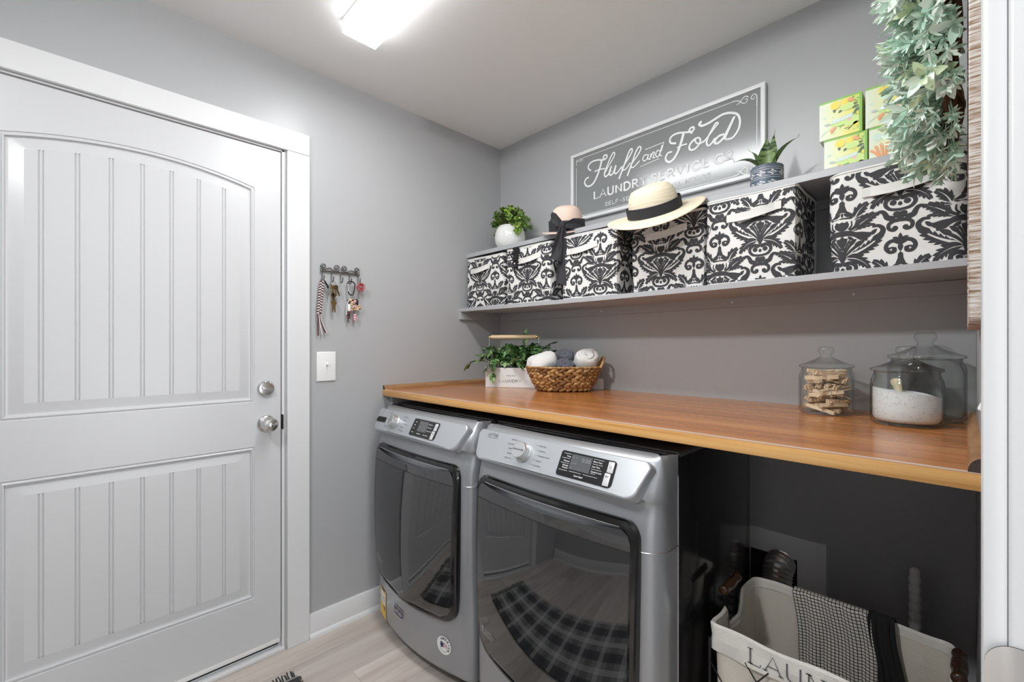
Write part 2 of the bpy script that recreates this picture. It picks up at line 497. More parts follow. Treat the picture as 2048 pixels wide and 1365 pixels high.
b.box((XR+.06, (RY1+.022+YB)/2, ZC/2), (.12, YB-RY1-.022, ZC)); b.box((XR+.06, (YF+RY0-.022)/2, ZC/2), (.12, RY0-.022-YF, ZC)); b.box((XR+.06, (RY0+RY1)/2, (2.05+ZC)/2), (.12, RY1-RY0+.044, ZC-2.05))
struct('wall_right', b, m_wall, 'grey painted right wall with an open doorway', 'wall')

# base boards with quarter-round shoe
def base(p0, p1, nrm):
    b = MB(); p0 = Vector(p0); p1 = Vector(p1); d = p1-p0; L_ = d.length; d.normalize(); n_ = Vector(nrm)
    prof = [(0,0)] + [(.004+.016*cos(a)+.0 , .018*sin(a)) for a in [0, pi/8, pi/4, 3*pi/8, pi/2]] + [(.0105,.018), (.0105,.094), (.007,.1), (0,.1)]
    prof[1:6] = [(.0105+.0115*cos(a), .018*sin(a)) for a in [0, pi/8, pi/4, 3*pi/8, pi/2]]
    vs = [p0 + n_*x + Vector((0,0,z)) for x, z in prof] + [p1 + n_*x + Vector((0,0,z)) for x, z in prof]
    k = len(prof)
    b.add(vs, [(i, (i+1) % k, k+(i+1) % k, k+i) for i in range(k)] + [tuple(range(k))[::-1], tuple(range(k, 2*k))]); return b
o = fixn(struct('baseboard_left', base((XL,.692,0), (XL,YB,0), (1,0,0)), m_white, 'white baseboard with rounded shoe beside the entry door', 'baseboard'))
fixn(struct('baseboard_back', base((XL+.022,YB,0), (XR,YB,0), (0,-1,0)), m_white, 'white baseboard along the back wall', 'baseboard'))
fixn(struct('baseboard_front', base((XL+.022,YF,0), (XR,YF,0), (0,1,0)), m_white, 'white baseboard along the front wall', 'baseboard'))

# ------------------------------------------------------------------ entry door: casing, jamb, threshold
XC = XL+.015                            # casing face
b = MB()
b.box((XL+.0075, .6485, 1.0135), (.015, .087, 2.027), r=.0015, seg=1)
b.box((XL+.0075, -.322, 1.0135), (.015, .087, 2.027), r=.0015, seg=1)
b.box((XL+.0075, .1635, 2.0705), (.015, 1.057, .085), r=.0015, seg=1)
struct('trim_1', b, m_white, 'flat white casing around the entry door', 'door casing')
b = MB()
for y in (DY1-.004, DY0+.004): b.box((XL-.06, y, DZ/2), (.119, .008, DZ))
b.box((XL-.06, (DY0+DY1)/2, DZ-.003), (.119, DY1-DY0, .006))
b.box((XL-.075, DY1-.012, DZ/2), (.02, .012, DZ-.01))
struct('trim_2', b, m_white, 'white jamb lining the entry door opening', 'door jamb')
b = MB(); b.box((XL-.04, (DY0+DY1)/2, .006), (.1, DY1-DY0-.018, .012)); b.box((XL+.006, (DY0+DY1)/2, .008), (.012, DY1-DY0, .016), r=.003)
struct('trim_3', b, [m_white], 'low white threshold strip under the entry door', 'threshold')

# door slab with an arched plank panel above a square plank panel
SY0, SY1, SZ0, SZ1 = -.263, .5855, .052, 2.0165
XS = XL-.006                            # slab face
PY0, PY1 = -.166, .491; PC = (PY0+PY1)/2
dr = thing('door_1', 'white entry door with an arched plank panel over a square one', 'door', (XS, 0, 0), kind='structure')
b = MB()
def V(y, z, d): return (d, y, z)
NA = 36
def ring(bot, top, arch, o):
    y0, y1 = PY0+o, PY1-o
    pts = [(y0, bot+o), (y1, bot+o)]
    if arch:
        h = (PY1-PY0)/2; sag = .045; Rr = (h*h+sag*sag)/(2*sag); zc = top-Rr
        for i in range(NA+1):
            y = y1 + (y0-y1)*i/NA
            pts.append((y, zc + sqrt((Rr-o)**2-(y-PC)**2)))
    else:
        for i in range(NA+1): pts.append((y1+(y0-y1)*i/NA, top-o))
    return pts
prof = [(0,0), (.0015,-.0035), (.004,-.0035), (.008,-.0005), (.011,-.0005), (.013,-.009), (.017,-.0095), (.019,-.0095), (.05,-.0022)]
panels = [(1.012, 1.8965, True), (.245, .838, False)]
for bot, top, ar in panels:
    rs = [ring(bot, top, ar, o_) for o_, _ in prof]
    k = len(rs[0])
    for (o_, d0), (o2, d1), r0, r1 in zip(prof, prof[1:], rs, rs[1:]):
        b.add([V(y,z,d0) for y,z in r0] + [V(y,z,d1) for y,z in r1], [(i, (i+1) % k, k+(i+1) % k, k+i) for i in range(k)])
    # raised planks with bead grooves
    y0, y1 = PY0+.05, PY1-.05; dz = prof[-1][1]
    gro = [-.160+.0785*i for i in range(1, 8)]
    xs = [y0]
    cols = []
    for g in gro: cols += [(g-.0065, 0), (g-.0045, -.0035), (g-.002, -.0005), (g+.002, -.0005), (g+.0045, -.0035), (g+.0065, 0)]
    cols = [(y0,0)] + [c for c in cols if y0 < c[0] < y1] + [(y1,0)]
    h = (PY1-PY0)/2; sag = .045; Rr = (h*h+sag*sag)/(2*sag); zc = top-Rr
    def topz(y): return zc + sqrt((Rr-.05)**2-(y-PC)**2) if ar else top-.05
    full = []
    for (ya, da), (yb, db) in zip(cols, cols[1:]):
        nsub = 3 if yb-ya > .02 else 1
        for q in range(nsub):
            a0 = ya+(yb-ya)*q/nsub; a1 = ya+(yb-ya)*(q+1)/nsub
            e0 = da+(db-da)*q/nsub; e1 = da+(db-da)*(q+1)/nsub
            b.add([V(a0,bot+.05,dz+e0), V(a1,bot+.05,dz+e1), V(a1,topz(a1),dz+e1), V(a0,topz(a0),dz+e0)], [(0,1,2,3)])
def q4(y0,z0,y1,z1): b.add([V(y0,z0,0),V(y1,z0,0),V(y1,z1,0),V(y0,z1,0)], [(0,1,2,3)])
q4(SY0,SZ0,PY0,SZ1); q4(PY1,SZ0,SY1,SZ1); q4(PY0,SZ0,PY1,.245); q4(PY0,.838,PY1,1.012)
rt = ring(1.012, 1.8965, True, 0)[2:]
for (ya,za),(yb,zb) in zip(rt, rt[1:]): b.add([V(ya,za,0),V(ya,SZ1,0),V(yb,SZ1,0),V(yb,zb,0)], [(0,1,2,3)])
T = .042
b.add([V(y,z,d) for d in (0,-T) for y,z in ((SY0,SZ0),(SY1,SZ0),(SY1,SZ1),(SY0,SZ1))], [(4,7,6,5),(0,4,5,1),(1,5,6,2),(2,6,7,3),(3,7,4,0)])
sl = fixn(b.build('door_slab', m_door, dr, smooth=25))
b = MB(); b.box((-.018, (SY0+SY1)/2, .042), (.036, SY1-SY0-.004, .02), 0, r=.003); b.box((-.02, (SY0+SY1)/2, .027), (.012, SY1-SY0-.01, .016), 1)
b.build('door_sweep', [m_ivory, m_gap], dr)
# knob, deadbolt
MX = lambda y, z: TR(0, y, z) @ rotm(0, pi/2, 0)
b = MB(); b.lathe([(.0,0),(.0325,0),(.033,.003),(.0315,.006),(.027,.010),(.0145,.012),(.0125,.018),(.0125,.027),(.018,.031),(.0255,.038),(.0285,.047),(.028,.055),(.0235,.063),(.0135,.0665),(.0125,.0655),(.0115,.0635),(0,.0635)], 0, 40, MX(.532,.925), False, False)
kn = b.build('door_knob', m_chrome, dr)
b = MB(); b.lathe([(.0095,.0635),(.0095,.0675),(.007,.069),(0,.069)], 0, 20, MX(.532,.925), False, False); b.box((.0695,.532,.925), (.003,.0035,.013), r=.001)
b.build('lock_button', m_steel, kn)
b = MB(); b.lathe([(0,0),(.0305,0),(.031,.004),(.0285,.011),(.0265,.0125),(.025,.0105),(.02,.0115),(0,.0115)], 0, 40, MX(.53,1.064), False, False)
db = b.build('deadbolt_plate', m_chrome, dr)
b = MB(); R_ = MX(.53,1.064) @ rotm(0,0,pi/2-.12)
b.box((0,0,.02), (.037,.0075,.017), r=.003, seg=3, M=R_)
b.build('thumb_turn', m_steel, db)
b = MB(); b.box((-.002, DY1-.0065, .925), (.03,.005,.06), r=.002)
b.build('latch_plate', m_gap, dr)

# ------------------------------------------------------------------ right doorway: casing, jamb, strike plate, switch
XJ = .0115
b = MB()
b.box(((XJ+.0278)/2, RY1+.005+.03, 1.03), (.0278-XJ, .06, 2.06), r=.003)
b.box(((XJ+XR)/2, RY0-.035, 1.03), (XR-XJ, .06, 2.06), r=.003)
b.box(((XJ+XR)/2, (RY0+RY1)/2, 2.09), (XR-XJ, RY1-RY0+.13, .06), r=.003)
struct('trim_4', b, m_white, 'white casing edge at the right side of the view', 'door casing')
b = MB()
b.box((.1028, RY1+.0135, 1.025), (.15, .019, 2.05), r=.0035, seg=3); b.box((.0965, RY0+.0095, 1.025), (.15, .019, 2.05), r=.003); b.box((.0965, (RY0+RY1)/2, 2.041), (.15, RY1-RY0-.04, .018))
struct('trim_5', b, m_white, 'white jamb of the right doorway', 'door jamb')
# strike plate wrapped round the jamb corner
st = thing('strike_plate', 'satin nickel strike plate on the white doorway jamb', 'strike plate', (.0278, RY1+.004, .922))
b = MB()
hz = .0345; rows = []
N_ = 14
def half(x):   # half height of the plate at run length x, rounded end
    r = .02
    return hz if x > r else hz-r+sqrt(max(r*r-(r-x)**2, 0))
for i in range(N_+1):
    x = .06*(i/N_)**1.6
    w = half(x)
    px_ = -.0155+x; py_ = -.0012-.004*max(0, 1-x/.02)**2
    rows.append([(px_, py_, z) for z in (-w, -w*.5, 0, w*.5, w)])
b.grid(rows); b.grid([[(x, y-.0012, z) for x, y, z in r] for r in rows], flip=True)
b.build('plate', m_chrome, st)
for z in (-.024,.024): b = MB(); b.ball((.02,-.003,z), (.004,.0012,.004)); b.build('screw', m_steel, st)

def switch(name, label, loc, rz, w, h, tl=.018):
    s = thing(name, label, 'light switch', loc, (0,0,rz))
    b = MB(); b.box((0,-.003,0), (w,.006,h), r=.0028, seg=3); b.build('cover_plate', m_ivory, s)
    b = MB(); b.box((0,-.006,0), (.011,.002,.026), 0); b.box((0,-.004-tl/2,.005), (.008,tl,.012), 0, r=.002, M=rotm(radians(-22),0,0)); b.build('toggle', m_ivory, s)
    for z in (-.03,.03): b = MB(); b.ball((0,-.006,z), (.003,.001,.003)); b.build('screw', m_ivory, s)
    return s
switch('light_switch', 'white toggle switch plate on the grey wall below the keys', (XL, .7655, 1.144), radians(90), .082, .127)
switch('light_switch', 'white toggle switch peeking past the right doorway casing', (XR, .8, 1.148), radians(-90), .075, .12, .008)

# ------------------------------------------------------------------ ceiling light
cl = thing('ceiling_light', 'long white fluorescent wrap light on the ceiling', 'ceiling light', (-.945, .7385, ZC))
b = MB(); b.box((0,0,-.006), (1.22,.132,.012)); b.build('housing', m_ivory, cl)
m_tube = emis('lit acrylic diffuser', (.975,.99,1), 27.)
m_tubes = emis('lit acrylic diffuser side', (.975,.99,1), 5.)
b = MB()
prof = [(-.062,-.012), (-.0625,-.046), (-.060,-.052), (.060,-.052), (.0625,-.046), (.062,-.012)]
for i in range(5): b.grid([[(x, y, z) for y, z in prof[i:i+2]] for x in (-.609,.609)], 0 if i == 2 else 1)
b.add([(-.609,y,z) for y,z in prof], [tuple(range(6))], 1); b.add([(.609,y,z) for y,z in prof], [tuple(range(6))[::-1]], 1)
b.build('diffuser', [m_tube, m_tubes], cl, smooth=20)
for sx in (-1, 1):
    b = MB(); b.box((sx*.6105,-.0635,-.03), (.003,.004,.045)); b.build('end_clip', m_ivory, cl)

# unseen fill light added beyond the doorway, tilted up to brighten the ceiling
la = bpy.data.lights.new('hall fill light', 'AREA'); la.energy = 9; la.shape = 'RECTANGLE'; la.size = .9; la.size_y = 1.0; la.color = (.97,.985,1)
lo = bpy.data.objects.new('hall_fill', la); COL.objects.link(lo); lo.location = (1.3, .5, .75); lo.rotation_euler = (radians(118), 0, radians(90))
la = bpy.data.lights.new('rear fill light', 'AREA'); la.energy = 18; la.shape = 'DISK'; la.size = .16; la.color = (.975,.99,1)  # unseen lamp added behind the camera to fill the room from the front
lo = bpy.data.objects.new('rear_fill', la); COL.objects.link(lo); lo.location = (-.80, -.50, 2.37); lo.rotation_euler = (radians(50), 0, radians(-10))

# ------------------------------------------------------------------ counter
ct = thing('countertop', 'red brown wood countertop with a honey pine front edge over the machines', 'countertop', (0,0,0))
b = MB(); b.box(((XL+XR)/2, 1.415, 1.0115), (XR-XL-.002, .757, .029)); b.build('top_panel', m_top, ct)
b = MB(); b.box(((XL+XR)/2, 1.0385, 1.011), (XR-XL-.002, .015, .0285), r=.0025, seg=2); b.build('front_edge', m_pine, ct)
b = MB(); b.box(((XL+XR)/2, 1.0375, 1.0257), (XR-XL-.002, .0125, .0013)); b.build('edge_highlight', mat('pale edge highlight', (.66,.47,.36), .25), ct)  # pale strip on the laminate edge, its highlight put into the colour
b = MB(); b.box((XL+.012, 1.42, .968), (.022,.7,.056)); b.build('support_cleat', m_shelf, ct)
b = MB(); b.box(((XL+XR)/2, YB-.012, .968), (XR-XL-.06,.022,.056)); b.build('support_cleat', m_shelf, ct)
def quarter(name, label, x, sx, r, y0, y1):
    t = thing(name, label, 'wood trim', (x, 0, 1.0262))
    b = MB(); pr = [(0,0)] + [(sx*r[0]*sin(a)*1.0 if False else sx*r[0]*cos(a), r[1]*sin(a)) for a in [pi/2*i/8 for i in range(9)]]
    n = len(pr)
    b.add([(px_, y0, z) for px_, z in pr] + [(px_, y1, z) for px_, z in pr], [(i, (i+1) % n, n+(i+1) % n, n+i) for i in range(n)])
    fixn(b.build('moulding', m_dowel, t, smooth=60))
    b = MB(); b.add([(px_, y0-.0002, z) for px_, z in pr], [tuple(range(n))]); b.build('cut_end', m_endgrain, t)
quarter('counter_moulding', 'stained quarter round strip along the left end of the counter', XL, 1, (.020,.020), 1.034, YB-.002)
quarter('counter_moulding', 'stained quarter round strip along the right end of the counter', XR, -1, (.0185,.024), 1.034, YB-.002)

# ------------------------------------------------------------------ shelves
sh = thing('storage_shelf', 'lower grey painted shelf carrying the damask bins', 'shelf', (0,0,1.42))
b = MB()
nx = 24; rows = []
def sag(u): return -.010*4*u*(1-u)*(.6)
for (y, z) in ((1.484,0), (1.484,.018), (YB,.018), (YB,0), (1.484,0)):
    rows.append([(XL+.0005+(XR-XL-.001)*i/nx, y, z+sag(i/nx)) for i in range(nx+1)])
b.grid(rows); fixn(b.build('shelf_board', m_shelf, sh, smooth=20))
b = MB(); b.box((XL+.009, (1.487+YB)/2, -.021), (.018, YB-1.487, .042)); b.build('side_cleat', m_shelf, sh)
b = MB(); b.box(((XL+XR)/2+.009, YB-.009, -.0215), (XR-XL-.02, .018, .039))
b.build('back_cleat', m_shelf, sh)
for x in (-1.90,-1.21,-.62,-.25): b = MB(); b.ball((x, YB-.018, -.022), (.004,.001,.004)); b.build('nail_head', m_ivory, sh)
us = thing('storage_shelf', 'upper grey painted shelf holding the hats, plants and tissue boxes', 'shelf', (0,0,1.72))
b = MB(); b.box(((XL+XR)/2, (1.54+YB)/2, .011), (XR-XL-.001, YB-1.54, .022), r=.001, seg=1); b.build('shelf_board', m_shelf, us)
b = MB(); b.box(((XL+XR)/2, YB-.009, -.015), (XR-XL-.02, .018, .03)); b.build('back_cleat', m_shelf, us)

# ------------------------------------------------------------------ dryer hook-up panel on the wall
wp = thing('wall_panel', 'light grey square cut-out panel low on the back wall behind the hamper', 'wall panel', (-.447, YB, .4))
m_pan = mat('light grey board', (.86,.87,.88), .5)
b = MB(); b.box((0,-.005,.125), (.246,.01,.08)); b.box((.081,-.005,-.035), (.084,.01,.24)); b.box((-.118,-.005,-.035), (.01,.01,.24)); b.box((0,-.005,-.145), (.246,.01,.02))
b.build('panel_frame', m_pan, wp)
b = MB(); b.box((-.037,-.001,-.03), (.15,.002,.23)); b.build('recess', m_gap, wp)
vd = thing('vent_hose', 'crinkled silver foil vent hose in the wall cut-out', 'vent hose', (-.455, YB-.075, .22))
P_ = spline([(0,0,.0),(0,0,.12),(0,.004,.19),(0,.022,.235),(0,.058,.250)], 9)
b = MB(); b.tube(P_, [.043+.0045*(i % 2)*(1 if i < 33 else .6) for i in range(len(P_))], 0, 24)
b.build('hose', mat('crinkled foil', (.85,.85,.84), .3, .8, bump=.6, bscale=90), vd, smooth=20)
# ------------------------------------------------------------------ washer and dryer
def slate(name, col, rough):
    return mat(name, col, rough, .55, Coat_Weight=.5, Coat_Roughness=.10)
m_slate = slate('slate metallic enamel', (.36,.375,.395), .36)
m_cons = slate('lightened slate console', (.50,.52,.545), .44)  # lighter copy of the shell enamel, the light it catches put into colour
m_side = mat('black gloss enamel', (.012,.012,.013), .13, IOR=1.55)
m_glass = mat('dark tinted door glass', (.012,.013,.014), .03, IOR=1.95)
m_band = mat('smoked grey handle band', (.035,.036,.038), .06, IOR=1.9)
m_trimb = mat('black gloss trim', (.008,.008,.008), .08, IOR=1.6)
m_line = mat('bright metal edge', (.8,.8,.82), .2, 1.)
m_ink = mat('dark grey print', (.03,.03,.032), .5)
m_wink = mat('white print', (.82,.82,.82), .5)
m_lcd = mat('grey lcd window', (.11,.115,.12), .18)
m_btn = mat('silver button', (.66,.66,.67), .3, .1)
m_navy = mat('navy badge', (.02,.03,.10), .3)
m_yel = mat('yellow sticker', (.80,.52,.08), .5)
m_red = mat('red print', (.5,.04,.04), .5)
HW = .34                                 # half width of a machine

def plan(x, z=.2):
    """front line of a machine seen from above: y (towards the room is negative); flatter near the top"""
    k = .50 if z < .25 else .50-.30*min((z-.25)/.55, 1)
    return -.0444 - k*(.0812-x*x)
def perim(u, z=.2):
    """u 0..1 from left seam round the front to right seam -> (x, y, nx, ny, weight)"""
    r = .055; xs = HW - r; L1 = .05; La = pi/2*r; Lf = 2*xs; tot = 2*L1+2*La+Lf
    s = u*tot
    yc = plan(xs, z) + r
    def left(q):
        if q < L1: return (-HW, yc+L1-q, -1, 0, q/L1)
        a = (q-L1)/r
        return (-xs-r*cos(a), yc-r*sin(a), -cos(a), -sin(a), 1)
    if s <= L1+La: return left(s)
    if s >= tot-L1-La:
        x, y, nx, ny, w = left(tot-s); return (-x, y, -nx, ny, w)
    x = -xs + (s-L1-La); y = plan(x, z); d = x*.7
    n = sqrt(1+d*d); return (x, y, d/n, -1/n, 1)
SEAM = plan(HW-.055)+.055+.05            # y of the seam where the steel cabinet starts

def machine(name, label, cx, kind):
    t = thing(name, label, 'washing machine' if kind == 'w' else 'clothes dryer', (cx, 1.012, 0))
    HT = .96
    # steel cabinet
    b = MB(); b.box((0, (SEAM+.60)/2, (HT-.002+.03)/2+.0), (2*HW-.004, .60-SEAM, HT-.03), r=.006, seg=2)
    b.build('cabinet', m_side, t)
    b = MB(); b.box((0, (SEAM+.60)/2+.004, HT-.004), (2*HW, .59-SEAM, .016), r=.006, seg=2); b.build('top_lid', mat('dark grey enamel', (.06,.062,.066), .25), t)
    for sx in (-1,1):
        for y in (.0,.54):
            b = MB(); b.lathe([(.018,0),(.02,.004),(.02,.02),(.012,.022),(.012,.05)], 0, 16, TR(sx*.27,y,0)); b.build('foot', m_black, t)
    # wrap-round front shell
    prof = [(.040,-.012),(.046,-.004),(.06,0),(.27,0),(.56,.003),(.78,.003),(.815,-.004),(.838,-.012),(.852,-.006),(.862,.002),(.90,-.012),(.945,-.040),(.957,-.056),(.960,-.075)]
    NU = 64; rows = []
    for z, d in prof:
        row = []
        for i in range(NU+1):
            x, y, nx, ny, w = perim(i/NU, z); k = d*w
            row.append((x+nx*k*(.35 if abs(x) > HW-.055 else 1), y+ny*k, z))
        rows.append(row)
    b = MB(); b.grid(rows); b.build('front_shell', m_slate, t, smooth=50)
    b = MB()                              # bright seam between shell and cabinet
    for sx in (-1,1): b.tube([(sx*(HW+.0004), SEAM, .045), (sx*(HW+.0004), SEAM, .90), (sx*(HW-.004), SEAM, .93), (sx*(HW-.016), SEAM, .952), (sx*(HW-.035), SEAM-.002, .9605)], .0012, n=6)
    b.tube([(-HW+.035, SEAM-.002, .9605), (HW-.035, SEAM-.002, .9605)], .0012, n=6)
    b.build('edge_strip', m_line, t)
    for sx in (-1,1):
        b = MB(); pts = []
        for i in range(14):
            u = (.5+.5*sx) - sx*i*.0115; x, y, nx, ny, w = perim(min(max(u,0),1), .735); pts.append((x+nx*.0035, y+ny*.0035, .735))
        b.tube(pts, .0009, n=5); b.build('panel_seam', m_line, t)
    # tilted console plate
    tilt = radians(29)
    Mc = TR(0, -.060, .9115) @ rotm(-tilt, 0, 0) @ front_frame((0,0,0))
    hh = .049
    def cy(x): return -.0  # flat
    poly = []
    def rc(cx_, cy_, r, a0, a1, n=8): return [(cx_+r*cos(radians(a0+(a1-a0)*i/n)), cy_+r*sin(radians(a0+(a1-a0)*i/n))) for i in range(n+1)]
    poly = rc(.315-.018, hh-.018, .018, 90, 8) + rc(.298-.034, -hh+.034, .034, -8, -90) + rc(-.298+.034, -hh+.034, .034, -90, -172) + rc(-.315+.018, hh-.018, .018, 172, 90)
    cen = len(poly)
    bend = lambda x: -.15*x*x             # plate follows the bowed front
    b = MB(); rings = []
    for k_, z in ((1.03,-.03),(1.025,-.004),(1.012,.003),(.99,.006),(.97,.0065)):
        ins = (k_-1)*.12
        rings.append([(x+(ins if x > 0 else -ins), y*(1+(k_-1)*2.2), z+bend(x)) for x, y in poly])
    n_ = len(poly)
    for r0, r1 in zip(rings, rings[1:]):
        b.add(r0+r1, [(i, (i+1) % n_, n_+(i+1) % n_, n_+i) for i in range(n_)], 0, Mc)
    # face filled by vertical slices so that it can bow
    def yl(x, top):
        ax = abs(x)
        if top: return hh-.0012 if ax < .297 else hh-.018+sqrt(max(.018**2-(ax-.297)**2, 0))
        return -hh+.0012 if ax < .264 else -hh+.034-sqrt(max(.034**2-(ax-.264)**2, 0))
    last = rings[-1]; half = len(last)//2
    right = last[:half]; leftp = last[half:]
    XS_ = [-.30+.6*i/30 for i in range(31)]
    lo_ = []; hi_ = []
    mid = [(x, 0, .0065+bend(x)) for x in XS_]
    # triangulated face through the ring points
    c0 = [(0,0,.0065)]
    b.add(last+[(x,0,.0065+bend(x)) for x in (-.28,-.2,-.1,0,.1,.2,.28)], [], 0, Mc)
    base_i = len(b.v)-len(last)-7
    cols = [-.28,-.2,-.1,0,.1,.2,.28]
    def near(px_): return min(range(7), key=lambda k: abs(cols[k]-px_))
    for i in range(n_):
        j = (i+1) % n_; ka = near(last[i][0]); kb = near(last[j][0])
        # the long straight edges are split over the middle points
        if abs(ka-kb) <= 0: b.f.append((base_i+i, base_i+j, base_i+n_+ka)); b.m.append(0)
        else:
            step = 1 if kb > ka else -1; prev = base_i+i
            ks = list(range(ka, kb+step, step)); pts = [base_i+i]
            for k in ks[1:]:
                xm = (cols[k]+cols[k-step])/2; u = (xm-last[i][0])/(last[j][0]-last[i][0]); ym = last[i][1]+(last[j][1]-last[i][1])*u
                b.v.append(tuple(Mc @ Vector((xm, ym, .0065+bend(xm))))); pts.append(len(b.v)-1)
            pts.append(base_i+j)
            for q, k in enumerate(ks):
                b.f.append((pts[q], pts[q+1], base_i+n_+k)); b.m.append(0)
                if q+1 < len(ks): b.f.append((base_i+n_+k, pts[q+1], base_i+n_+ks[q+1])); b.m.append(0)
    con = fixn(b.build('console', m_cons, t, smooth=35))
    S = lambda h=.0072: (lambda x, y: Mc @ Vector((x, y, h+bend(x))))
    # print on the console
    ink = D2()
    kx = -.075 if kind == 'd' else -.125
    if kind == 'd':
        L_ = ['Rapid Dry','Heavy Duty','Whites','Sanitize','Bulky Items']; R_ = ['Quick Dry','Delicates','Wrinkle Control','Normal','Timed Dry']
        ink.join(letters('MAYTAG', -.262, -.212, .030, .009, .14, True)); ink.join(text_polys('COMMERCIAL TECHNOLOGY', .0042).moved(-.263,.0235))
    else:
        L_ = ['Rapid Wash','Heavy Duty','Whites','Sanitize','Bulky Items']; R_ = ['Quick Wash','Delicates','Wrinkle Control','Normal','Clean Washer']
    for i in range(5):
        y = .030-.0145*i
        tl = text_polys(L_[i], .0062, 'RIGHT'); tr = text_polys(R_[i], .0062, 'LEFT')
        ox = .034+.012*sin(pi*(i+.5)/5)
        ink.join(tl.moved(kx-ox-.006, y)); ink.join(tr.moved(kx+ox+.012, y-.003))
        if kind == 'd':
            ink.rect(kx-ox-.005, y+.0015, kx-ox+.006, y+.002); ink.rect(kx+ox-.004, y-.001, kx+ox+.010, y-.0005)
    b = MB(); ink.to(b, S(.0071)); b.build('printed_text', m_ink, con, smooth=0)
    # dial
    Mk = Mc @ TR(kx, 0, .0068+bend(kx))
    b = MB(); b.lathe([(.0285,0),(.0285,.004),(.0262,.006),(.0255,.026),(.0245,.0285),(.0225,.029),(.0222,.0283),(0,.0283)], 0, 48, Mk, False, False)
    dial = b.build('dial', mat('satin dial metal', (.66,.67,.68), .34, .9), con, smooth=30)
    d = D2(); d.join(text_polys('EXTRA POWER', .0064, 'CENTER', .012).moved(0,-.0022))
    b = MB()
    if kind == 'd': d.to(b, lambda x, y: Mk @ Vector((x,y,.0286)))
    else:
        text_polys('LOAD & GO', .0052, 'CENTER', .01).moved(0,-.002).to(b, lambda x, y: Mk @ Vector((x,y,.0286)))
        D2().rect(-.0008,.004,.0008,.0215).rect(-.0008,-.0215,.0008,-.004).to(b, lambda x, y: Mk @ Vector((x,y,.0286)))
    b.build('dial_text', m_ink, dial, smooth=0)
    # display panel
    dx0, dx1 = (.062,.232) if kind == 'd' else (.012,.175)
    dy0, dy1 = (-.037,.032) if kind == 'd' else (-.036,.033)
    r = .007
    pp = rc(dx1-r,dy1-r,r,90,0,4)+rc(dx1-.012,dy0+.012,.012,0,-90,5)+rc(dx0+r,dy0+r,r,-90,-180,4)+rc(dx0+r,dy1-r,r,180,90,4)
    xm = (dx0+dx1)/2; n_ = len(pp)
    Md = Mc @ TR(xm, 0, .0062+bend(xm)) @ rotm(0, atan2(.3*xm, 1), 0) @ TR(-xm, 0, 0)
    b = MB(); b.prism(pp[::-1], 0, .0018, 0, Md); disp = fixn(b.build('display_panel', m_black, con, smooth=0))
    P = lambda h: (lambda x, y: Md @ Vector((x, y, h)))
    b = MB(); lx0, lx1 = (dx0+.036, dx0+.100) if kind == 'd' else (dx0+.042,dx0+.098)
    b.box(((lx0+lx1)/2, .006, .0018), (lx1-lx0, .042, .0006), M=Md); b.build('screen', m_lcd, disp)
    wt = D2(); z6 = .0058
    if kind == 'd':
        Lc = [('Temp',.0165),('Dryness',.003),('Wrinkle',-.0095),('Prevent',-.0155)]; Rc = [('More Time',.0175),('Less Time',.0045),('Control Lock',-.009)]
        for s_, y in Lc: wt.join(text_polys(s_, z6, 'RIGHT', .018).moved(dx0+.033, y))
        for s_, y in Rc: wt.join(text_polys(s_, z6, 'LEFT', .018).moved(lx1+.004, y))
        wt.join(text_polys('Hold 3 Sec', .0034).moved(lx1+.004,-.0135)); wt.join(text_polys('Cycle Signal', z6, 'CENTER', .018).moved(dx0+.072,-.0305))
        for x0, x1, y in ((dx0+.008,dx0+.033,.0245),(dx0+.006,dx0+.033,.0115),(dx0+.006,dx0+.033,-.002),(dx0+.006,dx0+.034,-.0215),(dx0+.040,dx0+.078,-.0205),(dx0+.084,dx0+.128,-.0205),(lx1+.003,lx1+.034,.0255),(lx1+.003,lx1+.034,.0125),(lx1+.003,lx1+.034,-.001)): wt.rect(x0,y,x1,y+.0008)
    else:
        for s_, y in (('Temp',.018),('Spin',.005),('Soil',-.008),('Steam',-.024)): wt.join(text_polys(s_, .0054, 'LEFT', .018).moved(dx0+.012, y))
        for s_, y in (('Delay Start',.018),('Extra Rinse',.005),('Control Lock',-.008)): wt.join(text_polys(s_, .0054, 'LEFT', .018).moved(lx1+.003, y))
        wt.join(text_polys('Cycle Signal', .0054, 'CENTER', .018).moved(dx0+.06,-.026)); wt.join(text_polys('Clean Washer', .0054, 'CENTER', .018).moved(dx0+.105,-.026))
    b = MB(); wt.to(b, P(.0021)); b.build('panel_text', m_wink, disp, smooth=0)
    dim = D2()
    for (s_, x, y) in (('Sens',.003,.018),('Hi',.014,.018),('Low Med',.003,.001),('Eco',.003,-.012)): dim.join(text_polys(s_, .0045).moved(lx0+x, y))
    if kind == 'd': dim.join(text_polys('0:00', .016, 'RIGHT').moved(lx1-.003,.010))
    b = MB(); dim.to(b, P(.0024)); b.build('screen_text', mat('faint lcd print', (.26,.27,.28), .4), disp, smooth=0)
    for i, (y0, y1) in enumerate(((.000,.0285),(-.034,-.002))):
        xb = dx1-.0125-(.003 if i else 0)
        b = MB(); b.box((xb, (y0+y1)/2, .0028), (.017, y1-y0, .003), r=.0012, seg=2, M=Md); bt = b.build('button', m_btn, disp)
        g = D2()
        if i == 0: g.stroke([( xb+.0035*sin(a), .0145+.0035*cos(a)) for a in [radians(35+29*k) for k in range(11)]], .0007, n=1).rect(xb-.0003,.0145,xb+.0003,.019)
        else: g.p.append([(xb-.004,-.013),(xb,-.0105),(xb-.004,-.008)]); g.rect(xb+.001,-.013,xb+.002,-.008).rect(xb+.003,-.013,xb+.004,-.008)
        b = MB(); g.to(b, P(.0045)); b.build('button_symbol', m_ink, bt, smooth=0)
